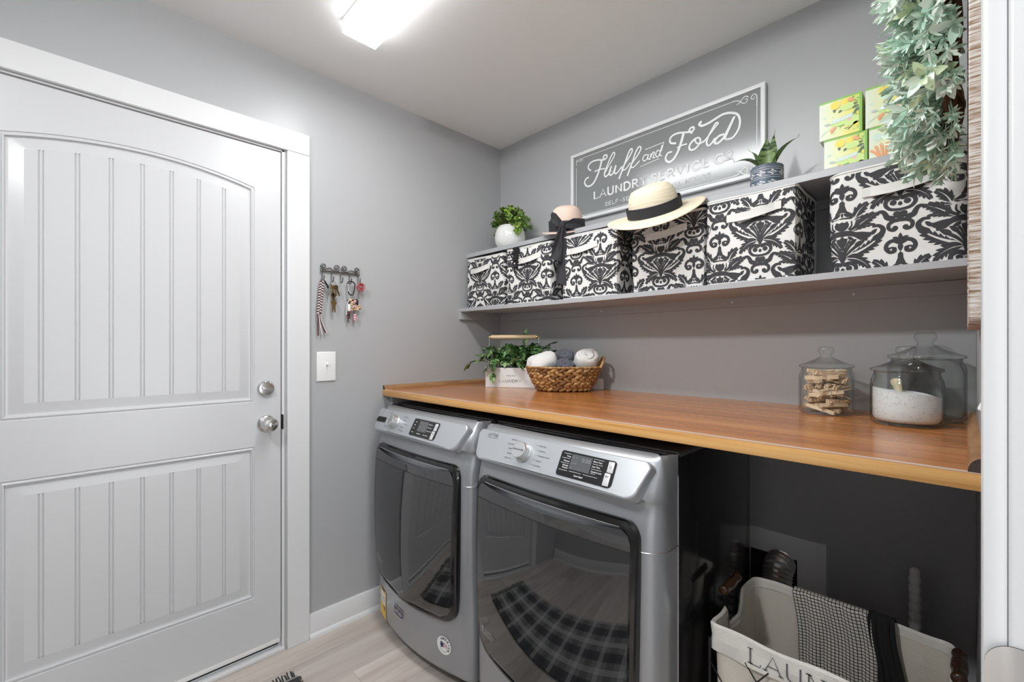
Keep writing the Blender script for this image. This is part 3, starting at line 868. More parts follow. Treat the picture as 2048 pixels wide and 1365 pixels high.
    if kind == 'w':                       # detergent drawer with its dark finger slot
        b = MB(); b.box((-.2475, 0, .0062+bend(.2475)), (.0012,.094,.0012), M=Mc); b.build('drawer_seam', m_line, con); b = MB(); b.box((-.178,.0,.0062+bend(.178)), (.0012,.094,.0012), M=Mc)
        b.build('drawer_seam', m_line, con)
        dr_ = D2(); b = MB()
        mm = Mc @ TR(-.252,.0,.0066+bend(.252)) @ rotm(0, atan2(.3*-.252, 1), 0)
        b.prism([(-.038,.011),(-.045,.004),(-.045,-.006),(-.040,-.012),(.034,-.012),(.041,-.009),(.041,.008),(.037,.011)], -.001, .0012, 0, mm); sl_ = fixn(b.build('drawer_slot', m_gap, con, smooth=0))
    # ---------------- door
    zt, zb = .805, .225
    dhw = .297
    def hwz(z):                           # half width of the door at height z
        r1 = .035; r2 = .075; w = dhw - .012*((zt-z)/(zt-zb))**2
        if z > zt-r1: return w-r1+sqrt(max(r1*r1-(z-zt+r1)**2, 0))
        return w
    def zlow(x):                          # curved lower edge
        ax = abs(x); w = dhw-.012; zz = zb+.02*(ax/w)**2; r2 = .055
        if ax > w-r2: zz += r2-sqrt(max(r2*r2-(ax-w+r2)**2, 0))
        return zz
    def dsurf(x, z, out):                 # outward position on the door
        v = (z-zb)/(zt-zb); bulge = .016*sin(pi*min(max(v,0),1))**.6
        return (x, plan(x, z)-.004-bulge-out, z)
    def door_outline(sc, n=40):
        pts = []; n = 64; r1 = .042; wt_ = dhw
        for i in range(n+1):              # bottom, left to right
            x = (dhw-.012)*sin(pi/2*(-1+2*i/n)); pts.append((x, zlow(x)))
        zr = zlow(dhw-.012); side = []
        for i in range(1, 21):
            z = zr+(zt-r1-zr)*i/20; side.append((dhw-.012*((zt-z)/(zt-zb))**2, z))
        for i in range(1, 11): a = radians(9*i); side.append((dhw-r1+r1*cos(a), zt-r1+r1*sin(a)))
        pts += side
        for i in range(1, 12): q = dhw-r1; pts.append((q-2*q*i/12, zt))
        pts += [(-x, z) for x, z in reversed(side)]
        cxz = (0, (zt+zb)/2)
        return [(x*(1-sc/dhw), cxz[1]+(z-cxz[1])*(1-sc/.29)) for x, z in pts]
    rings = []
    for sc, out in ((-.001,-.02),(-.001,.002),(.002,.008),(.010,.011),(.016,.0105)):
        rings.append([dsurf(x, z, out) for x, z in door_outline(sc)])
    n_ = len(rings[0])
    b = MB()
    for r0, r1 in zip(rings, rings[1:]): b.add(r0+r1, [(i, (i+1) % n_, n_+(i+1) % n_, n_+i) for i in range(n_)])
    dm = fixn(b.build('door_trim', m_trimb, t, smooth=60))
    inner = door_outline(.016)
    def span(z):
        xs = []
        for (x0,z0),(x1,z1) in zip(inner, inner[1:]+inner[:1]):
            if (z0-z)*(z1-z) <= 0 and abs(z0-z1) > 1e-9: xs.append(x0+(x1-x0)*(z-z0)/(z1-z0))
        return (min(xs), max(xs)) if xs else (0,0)
    z0_ = min(z for x, z in inner); z1_ = max(z for x, z in inner)
    ZBAND = .735
    def pane(za, zb_, n, out, fa=0):
        rows = []
        for i in range(n+1):
            z = za+(zb_-za)*i/n; a, c = span(min(max(z, z0_+1e-4), z1_-1e-4))
            rows.append([dsurf(a+(c-a)*j/28, z, out(a+(c-a)*j/28, z)) for j in range(29)])
        return rows
    b = MB(); b.grid(pane(z0_+.0002, ZBAND, 40, lambda x, z: .0105)); gl = b.build('door_glass', m_glass, t, smooth=0 or 80)
    # smoked band, dipping back at the top to leave the pull
    def dip(x): return .021*(1-(x/.26)**2) if abs(x) < .26 else 0
    rows = []
    for i in range(13):
        u = i/12; row = []
        for j in range(29):
            x0, x1 = span(ZBAND); x = x0+(x1-x0)*j/28
            ztop = z1_-.004-dip(x); z = ZBAND+(ztop-ZBAND)*u
            a, c = span(z); xx = min(max(x, a), c)
            row.append(dsurf(xx, z, .0105+.004*u))
        rows.append(row)
    b = MB(); b.grid(rows); b.grid([rows[-1], [(x, y+.012, z-.002) for x, y, z in rows[-1]]])
    b.build('handle_band', m_band, t, smooth=60)
    b = MB(); b.tube([dsurf(-.25+.5*j/24, z1_-.0005, .0108) for j in range(25)], .0011, n=6); b.build('handle_edge', m_line, t)
    b = MB(); b.grid([[dsurf(x, z, -.012) for x in [-.28+.56*j/20 for j in range(21)]] for z in (ZBAND+.01, z1_-.002)]); b.build('handle_pocket', m_gap, t)
    b = MB(); b.tube([(x, y-.0006, z) for x, y, z in pane(ZBAND, ZBAND+.001, 1, lambda x, z: .0105)[0]], .0007, n=5); b.build('band_line', m_gap, t)
    # small lettering low on the glass
    wt = D2(); wt.join(text_polys('10', .022, 'LEFT', .03)); wt.join(text_polys('YEAR LIMITED', .0062).moved(.030,.010)); wt.join(text_polys('PARTS WARRANTY', .0062).moved(.030,.002)); wt.rect(0,-.007,.075,-.005)
    wt = wt.moved(-.262,.315)
    b = MB(); wt.to(b, lambda x, z: dsurf(x, z, .0112)); b.build('glass_text', mat('grey print', (.5,.5,.5), .5), t, smooth=0)
    if kind == 'w':
        F = lambda h: (lambda x, z: (x, plan(x, z)-h, z))
        def curved(cx_, cz, w_, h_, th, mi, mb, n=8):
            mb.grid([[F(th)(cx_-w_/2+w_*j/n, cz-h_/2+h_*i/3) for j in range(n+1)] for i in range(4)], mi)
        b = MB(); curved(-.070,.150,.080,.038,.0022,0,b); curved(-.070,.150,.073,.031,.0026,1,b)
        letters('MAYTAG', -.070-.031, -.070+.031, .150-.0072, .0145, .22, True).to(b, F(.003), 0)
        bd = b.build('name_badge', [m_line, m_navy], t, smooth=0)
        b = MB(); curved(-.243,.108,.086,.118,.0012,0,b); curved(-.243,.128,.066,.052,.0015,1,b)
        g = D2(); g.join(text_polys('ENERGY', .014, 'CENTER', .02).moved(-.243,.158)); g.leaf((-.236,.098),(-.206,.085),.012).rect(-.272,.112,-.240,.114).rect(-.272,.122,-.214,.124).rect(-.272,.132,-.214,.134)
        g.to(b, F(.002), 2)
        b.build('energy_label', [m_yel, m_ivory, m_ink], t, smooth=0)
        sx_, sz_ = .218, .142
        b = MB(); g = D2().disc((sx_,sz_),.033,32); g.to(b, F(.0012), 0)
        g = D2()
        for i, ch in enumerate('AMERICA'):
            a = radians(118-25*i); g.join(text_polys(ch, .0125, 'CENTER', .03).moved(0,0,1).moved(sx_+.0205*cos(a), sz_+.0205*sin(a), 1, a-pi/2))
        g.to(b, F(.0018), 1)
        g = D2().stroke([(sx_-.013,sz_+.009),(sx_-.003,sz_+.004),(sx_-.012,sz_-.008)], .006, n=3).disc((sx_-.009,sz_+.001),.008); g.to(b, F(.0018), 2)
        g = D2().stroke([(sx_+.001,sz_+.008),(sx_+.012,sz_+.001),(sx_+.013,sz_-.008)], .003, n=3).stroke([(sx_-.002,sz_-.006),(sx_+.006,sz_-.002)], .003, n=1); g.to(b, F(.0018), 3)
        g = D2().stroke([(sx_-.018,sz_-.014),(sx_,sz_-.024),(sx_+.018,sz_-.014)], .0012, n=4); g.to(b, F(.0018), 1)
        b.build('round_sticker', [m_ivory, m_ink, m_navy, m_red], t, smooth=0)
    return t
machine('washing_machine', 'slate grey front loading washer with a yellow energy label, next to the entry door wall', -1.5435, 'w')
machine('clothes_dryer', 'slate grey front loading dryer with a black glass door, right of the washer', -.842, 'd')

# ------------------------------------------------------------------ plaid rug in front of the machines
def plaid():
    m, nt, N, L, b = nodes_of('black grey plaid weave')
    setp(b, Roughness=.9)
    tc = N.new('ShaderNodeTexCoord'); sep = N.new('ShaderNodeSeparateXYZ'); L.new(tc.outputs['Object'], sep.inputs[0])
    def M(op, a, c=None):
        q = N.new('ShaderNodeMath'); q.operation = op
        for i, v in enumerate((a, c)):
            if v is None: continue
            if isinstance(v, (int, float)): q.inputs[i].default_value = v
            else: L.new(v, q.inputs[i])
        return q.outputs[0]
    def bands(ax, per):
        u = M('FRACT', M('ADD', M('DIVIDE', sep.outputs[ax], per), 20.))
        blk = M('LESS_THAN', u, .34)
        lines = None
        for c in (.60,.65,.70,.75):
            l = M('LESS_THAN', M('ABSOLUTE', M('SUBTRACT', u, c)), .011)
            lines = l if lines is None else M('MAXIMUM', lines, l)
        return blk, lines
    bx, lx = bands(0, .135); by, ly = bands(1, .21)
    dark = M('ADD', M('MULTIPLY', bx, .3), M('MULTIPLY', by, .7)); line = M('MULTIPLY', M('ADD', lx, ly), .62)
    r = ramp(N, [(0, (.20,.195,.18)), (.5, (.055,.055,.055)), (1, (.010,.010,.010))]); L.new(dark, r.inputs[0])
    mx = N.new('ShaderNodeMix'); mx.data_type = 'RGBA'; L.new(line, mx.inputs['Factor']); L.new(r.outputs[0], mx.inputs['A']); mx.inputs['B'].default_value = (.85,.84,.82,1)
    L.new(mx.outputs['Result'], b.inputs['Base Color']); return m
rg = thing('rug', 'black and grey plaid rug with fringed ends on the floor', 'rug', (-1.17, .265, 0), (0,0,radians(-3.5)))
b = MB(); rl, rw = 1.16, .56
rows = []
for i in range(13):
    rows.append([(-rl/2+rl*j/24, -rw/2+rw*i/12, .009+.0015*sin(j*.9)*sin(i*.7)) for j in range(25)])
b.grid(rows); b.box((0,0,.004), (rl-.004,rw-.004,.008)); b.build('rug_field', plaid(), rg)
b = MB(); rnd = random.Random(3)
for sx in (-1,1):
    for i in range(88):
        y = -rw/2+rw*(i+.5)/88; e = rnd.uniform(-.006,.006); l = rnd.uniform(.035,.05)
        b.tube([(sx*rl/2, y, .007), (sx*(rl/2+l*.5), y+e*.4, .008), (sx*(rl/2+l), y+e, .004)], .0022, i % 3 == 0, 5)
for i in range(120):
    x = -rl/2+rl*(i+.5)/120; e = rnd.uniform(-.004,.004)
    b.tube([(x, rw/2, .006), (x+e, rw/2+.010, .004)], .0018, 0, 4)
f = b.build('fringe', [mat('black yarn', (.015,.015,.015), .9), mat('pale yarn', (.6,.58,.54), .9)], rg); f['kind'] = 'stuff'
# ------------------------------------------------------------------ damask print
def damask():
    d = D2()
    # finial and top scrolls
    d.leaf((.15,18.5),(1.6,19.4),.8,.1)
    d.stroke([(.25,18.0),(1.4,18.6),(2.5,18.0),(2.8,16.8),(2.1,15.8),(1.2,15.9),(1.1,16.6)], .95, .8); d.stroke([(2.3,16.7),(1.4,17.0)], .6, .25, 2); d.disc((1.2,16.5),.48,10)
    # trunk flaring to a foot
    d.fan([(0,15.8),(.5,15.2),(.55,14.0),(0,13.2)]); d.fan([(0,14.2),(.55,14.1),(1.0,12.8),(2.9,11.3),(2.0,11.0),(1.0,11.2),(.6,12.3),(0,12.6)])
    d.leaf((.3,12.3),(1.0,11.2),.45); d.leaf((0,12.5),(0.05,11.2),.35); d.fan([(0,11.1),(2.5,11.0),(1.9,10.55),(0,10.75)])
    # upper leaf clusters
    d.lobed((2.7,10.6),(5.4,14.0),3.0,.10,4); d.lobed((2.4,10.3),(6.6,11.4),1.7,-.10,4)
    # tulip bud with sepals
    d.fan([(0,10.0),(.5,9.7),(1.05,10.1),(1.45,9.2),(1.3,8.4),(.65,7.7),(0,7.5)])
    d.stroke([(1.45,7.9),(2.0,8.8),(1.95,9.9)], .5, .25, 4); d.stroke([(1.8,7.6),(2.7,8.5),(3.0,9.7)], .6, .3, 4)
    # large lobed leaves beside it
    d.lobed((2.6,7.5),(7.7,10.9),2.7,.08,6); d.lobed((2.0,7.2),(6.9,8.1),1.7,.12,5)
    # arch and drooping leaves
    d.stroke([(0,6.8),(1.4,6.75),(2.8,6.2),(3.9,5.2)], 1.5, 1.1, 4, False); d.leaf((2.7,6.1),(5.2,4.2),2.0,.14); d.leaf((2.6,6.9),(6.6,6.2),1.5,-.16); d.leaf((1.2,6.0),(2.6,4.9),.8,-.1)
    # central lozenge and fan ribs
    d.fan([(0,6.1),(.45,5.5),(1.15,5.4),(.95,4.3),(.4,3.2),(.35,2.5),(0,2.2)])
    d.stroke([(.15,1.0),(.6,2.8),(1.5,4.7)], .34, .5, 4); d.stroke([(.3,.8),(1.2,2.8),(2.4,4.6)], .34, .8, 4); d.leaf((1.6,3.2),(3.1,5.0),1.0,.1)
    d.stroke([(.5,.6),(1.9,2.2),(3.5,3.6)], .4, .9, 4); d.leaf((2.6,2.7),(4.8,4.3),1.3,.1)
    # wide side acanthus rising to a curl
    d.lobed((.6,.4),(8.3,5.2),3.3,-.07,8,.05,-1,.55,.5); d.lobed((1.6,1.2),(8.0,5.3),2.1,-.07,6,.07,1,.6,.55)
    d.stroke([(7.0,4.6),(8.2,5.6),(8.4,6.8),(7.5,7.7),(6.5,7.6)], 1.5, .55, 5); d.leaf((6.2,5.5),(7.3,6.9),.95,.1); d.leaf((5.0,5.0),(6.2,6.4),1.0)
    # lower acanthus
    d.lobed((.5,.2),(5.6,-3.0),3.0,.16,6,.05,0,.5,.5); d.leaf((.9,.5),(4.2,.7),.6,.1)
    # column, ring and small bud
    d.fan([(0,2.4),(.3,1.6),(.9,.4),(.5,-.4),(.35,-1.0),(0,-1.2)])
    d.stroke([(.5,-1.5),(1.7,-1.2),(2.7,-1.9),(2.8,-3.0),(2.0,-4.0),(.9,-4.3),(0,-4.35)], 1.1, .6, 4); d.disc((1.35,-2.5),.7,10); d.leaf((.3,-2.0),(.95,-1.7),.4)
    d.fan([(0,-2.3),(.35,-2.6),(.45,-3.1),(0,-3.5)])
    # heart, side hooks, bottom scrolls
    d.fan([(0,-5.0),(.4,-4.75),(1.1,-4.8),(1.45,-5.4),(1.05,-6.2),(0,-6.9)]); d.disc((0,-4.65),.2,8)
    d.stroke([(1.6,-6.4),(2.5,-6.0),(2.9,-5.1),(3.4,-4.4),(4.1,-4.3),(4.4,-4.8)], 1.4, .6, 4)
    d.stroke([(.3,-7.0),(1.3,-7.1),(2.2,-7.8),(2.2,-8.9),(1.4,-9.4),(.8,-9.1)], .95, .7, 4); d.disc((1.0,-8.9),.6,10)
    r = d.mirrored(); r.leaf((0,18.5),(0,20.4),.85); r.disc((0,18.1),.55,10); r.leaf((0,18.0),(0,15.8),1.05)
    return r
DAM = damask()
m_cloth = mat('white bin canvas', (.80,.79,.77), .85, bump=.25, bscale=900)
m_dprint = mat('charcoal damask print', (.040,.040,.044), .75)
m_inside = mat('dark bin lining', (.05,.05,.05), .9)
m_strap = mat('white webbing strap', (.78,.77,.74), .8, bump=.5, bscale=700)

def bin_(label, x0, x1, yf, yb, z, h, shift, r=.012, flare=0., rot=0., tall=1.):
    W_, D_ = x1-x0, yb-yf
    t = thing('storage_bin', label, 'storage bin', ((x0+x1)/2, (yf+yb)/2, z), (0,0,rot), group='damask fabric bins on the lower shelf')
    rnd = random.Random(int((x0+9)*1000))
    ph = [rnd.uniform(0,6.28) for _ in range(4)]
    # perimeter parametrised by arc length, starting at the back-left corner, through left side, front, right side
    segs = []; w2, d2 = W_/2, D_/2
    La = pi/2*r
    lens = [D_-2*r, La, W_-2*r, La, D_-2*r, La, W_-2*r, La]
    tot = sum(lens)
    def P(s):
        s = s % tot
        for i, L_ in enumerate(lens):
            if s <= L_ or i == 7: break
            s -= L_
        if i == 0: return (-w2, d2-r-s, -1, 0)
        if i == 1: a = s/r; return (-w2+r-r*cos(a), -d2+r-r*sin(a), -cos(a), -sin(a))
        if i == 2: return (-w2+r+s, -d2, 0, -1)
        if i == 3: a = s/r; return (w2-r+r*sin(a), -d2+r-r*cos(a), sin(a), -cos(a))
        if i == 4: return (w2, -d2+r+s, 1, 0)
        if i == 5: a = s/r; return (w2-r+r*cos(a), d2-r+r*sin(a), cos(a), sin(a))
        if i == 6: return (w2-r-s, d2, 0, 1)
        a = s/r; return (-w2+r-r*sin(a), d2-r+r*cos(a), -sin(a), cos(a))
    def S(s, tt, out=0.):
        x, y, nx, ny = P(s); v = tt/h
        bul = .004*sin(pi*v)*(.6+.4*sin(s*9+ph[0])) + flare*v + .0012*sin(s*31+ph[1]+v*4)
        k = bul+out
        top = 0 if v < .999 else .0025*sin(s*13+ph[2])
        return (x+nx*k, y+ny*k, tt+top)
    NS = 96; NT = 8
    b = MB(); rows = [[S(tot*j/NS, h*i/NT) for j in range(NS)] for i in range(NT+1)]
    vs = [p for r_ in rows for p in r_]; fs = []
    for i in range(NT):
        for j in range(NS): fs.append((i*NS+j, i*NS+(j+1) % NS, (i+1)*NS+(j+1) % NS, (i+1)*NS+j))
    b.add(vs, fs, 0)
    # bottom, piped rim, lining
    b.add([S(tot*j/NS, 0) for j in range(NS)], [tuple(range(NS))[::-1]], 0)
    ins = lambda j, tt, o: S(tot*j/NS, tt, o)
    r0 = [S(tot*j/NS, h) for j in range(NS)]; r1 = [(p[0], p[1], p[2]+.001) for p in [ins(j, h, -.004) for j in range(NS)]]; r2 = [ins(j, .02, -.006) for j in range(NS)]
    b.add(r0+r1, [(j, (j+1) % NS, NS+(j+1) % NS, NS+j) for j in range(NS)], 0)
    b.add(r1+r2, [(j, (j+1) % NS, NS+(j+1) % NS, NS+j) for j in range(NS)], 2)
    b.add(r2, [tuple(range(NS))], 2)
    # print on the left side, front and right side
    sA = .03; sB = lens[0]+La+lens[2]+La+lens[4]-.03
    sf = lens[0]+La+lens[2]/2              # middle of the front
    k = .0102*tall; px_, py_ = 11.8*k, 30.6*k
    pr = D2()
    for c in range(-6, 8):
        for q in (-1, 0, 1):
            cx_ = sf+shift[0]+c*px_; cz = shift[1]+q*py_+(py_/2 if c % 2 else 0)
            pr.join(DAM.moved(cx_, cz, k))
    pr = pr.clipped(sA, .003, sB, h-.009)
    pr.to(b, lambda s_, z_: S(s_, z_, .0006), 1)
    b.build('fabric_body', [m_cloth, m_dprint, m_inside], t, smooth=35)
    b = MB(); b.tube([S(tot*j/NS, h-.002, .0003) for j in range(NS)], .0022, n=6, closed=True); b.build('rim_piping', m_cloth, t)
    # webbing pull strap on the front
    b = MB(); hw_ = .062; zc = h-.062; tilt = .10
    def row(z_, o):
        rr = []
        for i in range(17):
            u = -1+2*i/16; x = u*hw_
            bow = .013*max(0, 1-u*u)**.8 + .002
            rr.append((x+shift[2], -d2-.004-flare-bow-o, zc+z_+u*.006-.008*(1-u*u)))
        return rr
    for o, fl in ((0,False),(-.0022,True)): b.grid([row(-.0125,o), row(0,o-.0015), row(.0125,o)], flip=fl)
    b.grid([row(-.0125,0), row(-.0125,-.0022)]); b.grid([row(.0125,0), row(.0125,-.0022)])
    for u in (-1,1): b.box((u*(hw_+.006)+shift[2], -d2-.0052-flare, zc+u*.0065), (.02,.003,.025), r=.001, seg=1)
    b.build('pull_strap', m_strap, t)
    return t
ZS = 1.4385
bin_('damask fabric bin at the left end of the lower shelf, below the white plant pot', -1.900, -1.610, 1.515, 1.765, ZS, .262, (-.035,.13,-.03))
bin_('damask fabric bin with a small black bundle hooked on its rim', -1.580, -1.292, 1.507, 1.762, ZS-.002, .268, (.0,.10,.01))
bin_('damask fabric bin with the black hat ribbon hanging past its left edge', -1.225, -.948, 1.502, 1.765, ZS-.004, .268, (-.06,.21,-.03))
bin_('damask fabric bin under the wide brimmed straw hat', -.885, -.612, 1.505, 1.762, ZS-.006, .268, (-.02,.06,.0))
bin_('damask fabric bin under the small snake plant', -.604, -.345, 1.498, 1.760, ZS-.004, .274, (.035,.12,.015))
bin_('bulging damask fabric bin at the right end below the tissue boxes', -.262, .006, 1.512, 1.755, ZS-.002, .272, (.012,.19,.012), r=.028, flare=.008)

bb = thing('fabric_bundle', 'small black ribbed bundle hooked over the rim of the second bin', 'fabric bundle', (-1.505, 1.498, 1.655))
b = MB(); rnd = random.Random(5)
for i in range(9): b.ball((rnd.uniform(-.006,.006), rnd.uniform(-.006,.0), .044-i*.011), (.021+rnd.uniform(-.004,.003), .010, .008), 0, 10, 6)
b.build('folds', mat('black soft knit', (.012,.012,.014), .8), bb)
b = MB(); b.ball((.004,-.013,-.03), .004); b.build('toggle_bead', m_ivory, bb)

# ------------------------------------------------------------------ wall sign
sg = thing('wall_sign', 'grey enamel laundry sign with white script lettering on the back wall', 'sign', (-.9475, YB, 1.855))
SWW, SHH = .886, .336
m_sgrey = mat('grey sign enamel', (.235,.25,.25), .17, IOR=1.6, Coat_Weight=.3, Coat_Roughness=.15)
m_swhite = mat('white sign enamel', (.80,.81,.81), .35); m_slet = mat('white letter enamel', (.84,.85,.85), .5)
b = MB(); b.box((0,-.011,SHH/2), (SWW-.02,.006,SHH-.02)); b.build('panel', m_sgrey, sg)
b = MB()
for z in (.008, SHH-.008): b.box((0,-.012,z), (SWW,.022,.016), r=.003)
for x in (-SWW/2+.008, SWW/2-.008): b.box((x,-.012,SHH/2), (.016,.022,SHH-.02), r=.003)
b.build('frame', m_swhite, sg)
Ms = front_frame((0,-.0138,0))
def sign_text(o_):
    L_ = D2(); st_ = lambda pts, w0, w1=None: L_.stroke(pts, w0*1.22+o_, (w0 if w1 is None else w1)*1.22+o_, 5)
    st_([(-.262,.264),(-.269,.237),(-.285,.2),(-.304,.171),(-.325,.158),(-.347,.161),(-.361,.178),(-.356,.196),(-.339,.202)], .0085, .006)
    st_([(-.325,.232),(-.338,.244),(-.336,.262),(-.313,.272),(-.282,.270),(-.254,.261),(-.235,.266),(-.233,.277),(-.246,.281),(-.252,.274),(-.248,.261)], .0062)
    st_([(-.301,.22),(-.275,.222),(-.246,.218)], .005)
    st_([(-.248,.19),(-.226,.22),(-.199,.253),(-.190,.27),(-.197,.279),(-.212,.262),(-.236,.218),(-.247,.195),(-.242,.179),(-.229,.182),(-.212,.198)], .0048, .0062)
    st_([(-.209,.216),(-.219,.192),(-.214,.178),(-.199,.184),(-.183,.216),(-.191,.189),(-.186,.177),(-.17,.183),(-.155,.200)], .0068, .005)
    st_([(-.167,.15),(-.144,.196),(-.122,.244),(-.111,.262),(-.102,.266),(-.099,.256),(-.11,.238),(-.130,.216),(-.148,.196),(-.151,.187),(-.141,.181),(-.127,.187),(-.110,.204)], .0066, .0048)
    st_([(-.123,.152),(-.102,.198),(-.083,.241),(-.070,.260),(-.060,.262),(-.057,.250),(-.072,.228),(-.094,.206),(-.105,.190),(-.099,.18),(-.085,.184),(-.064,.199)], .0066, .0048)
    st_([(-.025,.215),(-.040,.217),(-.047,.202),(-.037,.191),(-.025,.201),(-.019,.216),(-.023,.198),(-.014,.192)], .0042)
    st_([(-.012,.192),(-.007,.216),(-.010,.199),(.002,.218),(.008,.212),(.002,.195),(.010,.192)], .0042)
    st_([(.033,.214),(.020,.218),(.014,.202),(.023,.191),(.034,.204),(.044,.236),(.034,.198),(.041,.191)], .0042)
    for p in ([(-.035,.241),(.052,.245)], [(.052,.245),(.041,.212)], [(-.058,.173),(.03,.182)]): L_.stroke(p, .003+o_, n=1)
    st_([(.103,.223),(.082,.232),(.079,.248),(.091,.26),(.115,.262),(.147,.254),(.17,.249),(.181,.255),(.177,.265),(.166,.264),(.161,.255),(.172,.243)], .0066)
    st_([(.137,.251),(.129,.224),(.115,.188),(.098,.164),(.079,.153),(.063,.162),(.06,.179),(.071,.193),(.086,.193)], .0095, .006)
    st_([(.112,.203),(.130,.206),(.15,.205)], .005)
    st_([(.186,.215),(.168,.203),(.161,.187),(.168,.175),(.186,.175),(.203,.19),(.206,.206),(.195,.216),(.186,.210),(.191,.196),(.206,.189),(.219,.194)], .0072, .0048)
    st_([(.219,.19),(.24,.209),(.265,.234),(.275,.244),(.267,.249),(.253,.23),(.236,.202),(.231,.182),(.238,.17),(.249,.174),(.263,.189)], .0052, .0068)
    st_([(.296,.195),(.278,.194),(.265,.183),(.263,.172),(.274,.168),(.292,.178),(.306,.197),(.336,.250),(.306,.190),(.301,.177),(.308,.171)], .0072)
    st_([(.308,.171),(.330,.172),(.35,.196),(.355,.227),(.346,.253),(.322,.268),(.294,.273),(.265,.266),(.24,.259),(.214,.257),(.202,.267),(.208,.274)], .006, .0085)
    L_.join(letters('LAUNDRY', -.307, -.026, .088, .035, .21*1.1+o_/0.035, True, 0, .09*1.15+o_/0.035)); L_.join(letters('SERVICE', -.008, .243, .088, .034, .21*1.1+o_/0.034, True, 0, .09*1.15+o_/0.034))
    L_.join(letters('C', .262, .300, .088, .034, .2*1.1+o_/0.034, True, 0, .1*1.15+o_/0.034)); L_.join(letters('O', .303, .328, .099, .022, .18*1.1+o_/0.022, False)); L_.rect(.304-o_/2,.0905-o_/2,.329+o_/2,.093+o_/2)
    L_.join(letters('SELF-SERVE', -.243, -.052, .040, .0165, .15*1.1+o_/0.0165, False)); L_.join(letters('24', .092, .124, .043, .0165, .15*1.1+o_/0.0165, False)); L_.join(letters('HOURS', .145, .246, .045, .0165, .15*1.1+o_/0.0165, False))
    return L_
b = MB(); sign_text(.0022).layered(b, Ms, .0002, 1); sign_text(0).layered(b, Ms, .0010, 0)
b.build('lettering', [m_slet, mat('grey letter edge', (.16,.17,.17), .55)], sg, smooth=0)
B_ = D2(); a = .413; z0, z1 = .023, .307
B_.rect(-a+.05,z1-.001,a-.085,z1+.001); B_.rect(-a+.02,z0-.001,a-.085,z0+.001); B_.rect(-a-.001,z0+.02,-a+.001,z1-.04); B_.rect(a-.001,z0+.05,a+.001,z1-.045)
def curlq(cx_, cz, sx, sz, k):
    for pts in ([(0,-.045),(0,-.012),(.008,-.001),(.018,-.005),(.019,-.014),(.011,-.018),(.008,-.011)], [(.085,0),(.068,-.002),(.055,-.012),(.045,-.021),(.034,-.018),(.033,-.008),(.041,-.007)], [(.03,-.002),(.04,.004),(.052,-.004),(.06,-.014),(.07,-.016)]):
        B_.stroke([(cx_+sx*x*k, cz+sz*y*k) for x, y in pts], .003*k**.5, .002, 4)
curlq(-a,z1,1,1,.6); curlq(a,z1,-1,1,1); curlq(a,z0,-1,-1,1); curlq(-a,z0,1,-1,.5)
b = MB(); B_.layered(b, Ms, .0004, 0); b.build('border_line', m_slet, sg, smooth=0)

# ------------------------------------------------------------------ leafy plant in a white pot
ZU = 1.7422
def leafmesh(b, base, direc, L_, w, up, mi, fold=.15, n=3, curl=0.):
    d = Vector(direc).normalized(); u = Vector(up); u = (u-d*u.dot(d))
    if u.length < 1e-4: u = d.orthogonal()
    u.normalize(); s = d.cross(u); B0 = Vector(base)
    vs = [B0]; prof = [(.3,.8),(.6,1.),(.85,.55)]
    for f, ww in prof:
        c = B0 + d*(L_*f) + u*(curl*L_*f*f)
        vs += [c + s*(w/2*ww) + u*(fold*w*ww*.5), c, c - s*(w/2*ww) + u*(fold*w*ww*.5)]
    vs.append(B0 + d*L_ + u*(curl*L_))
    fs = [(0,2,1),(0,3,2)]
    for i in (0,1):
        a = 1+3*i; fs += [(a,a+1,a+4,a+3),(a+1,a+2,a+5,a+4)]
    a = 7; fs += [(a,a+1,10),(a+1,a+2,10)]
    b.add(vs, fs, mi)
m_lg = [mat('boxwood leaf light', (.40,.55,.10), .5, Subsurface_Weight=.0), mat('boxwood leaf mid', (.20,.36,.06), .5), mat('boxwood leaf deep', (.08,.19,.045), .5), mat('brown stem', (.10,.07,.035), .7)]
m_pot = mat('white glazed ceramic', (.80,.80,.78), .12, Coat_Weight=.5)
pt = thing('potted_plant', 'bushy green plant in a round white pot at the left end of the upper shelf', 'potted plant', (-1.700, 1.648, ZU))
b = MB(); pr = [(0,0),(.045,0),(.062,.008),(.078,.035),(.083,.062),(.080,.090),(.071,.115),(.062,.127),(.059,.128),(.056,.125),(.062,.105),(.058,.1),(0,.1)]
b.lathe(pr, 0, 48, None, False, False); b.build('pot', m_pot, pt, smooth=60)
b = MB(); rnd = random.Random(11)
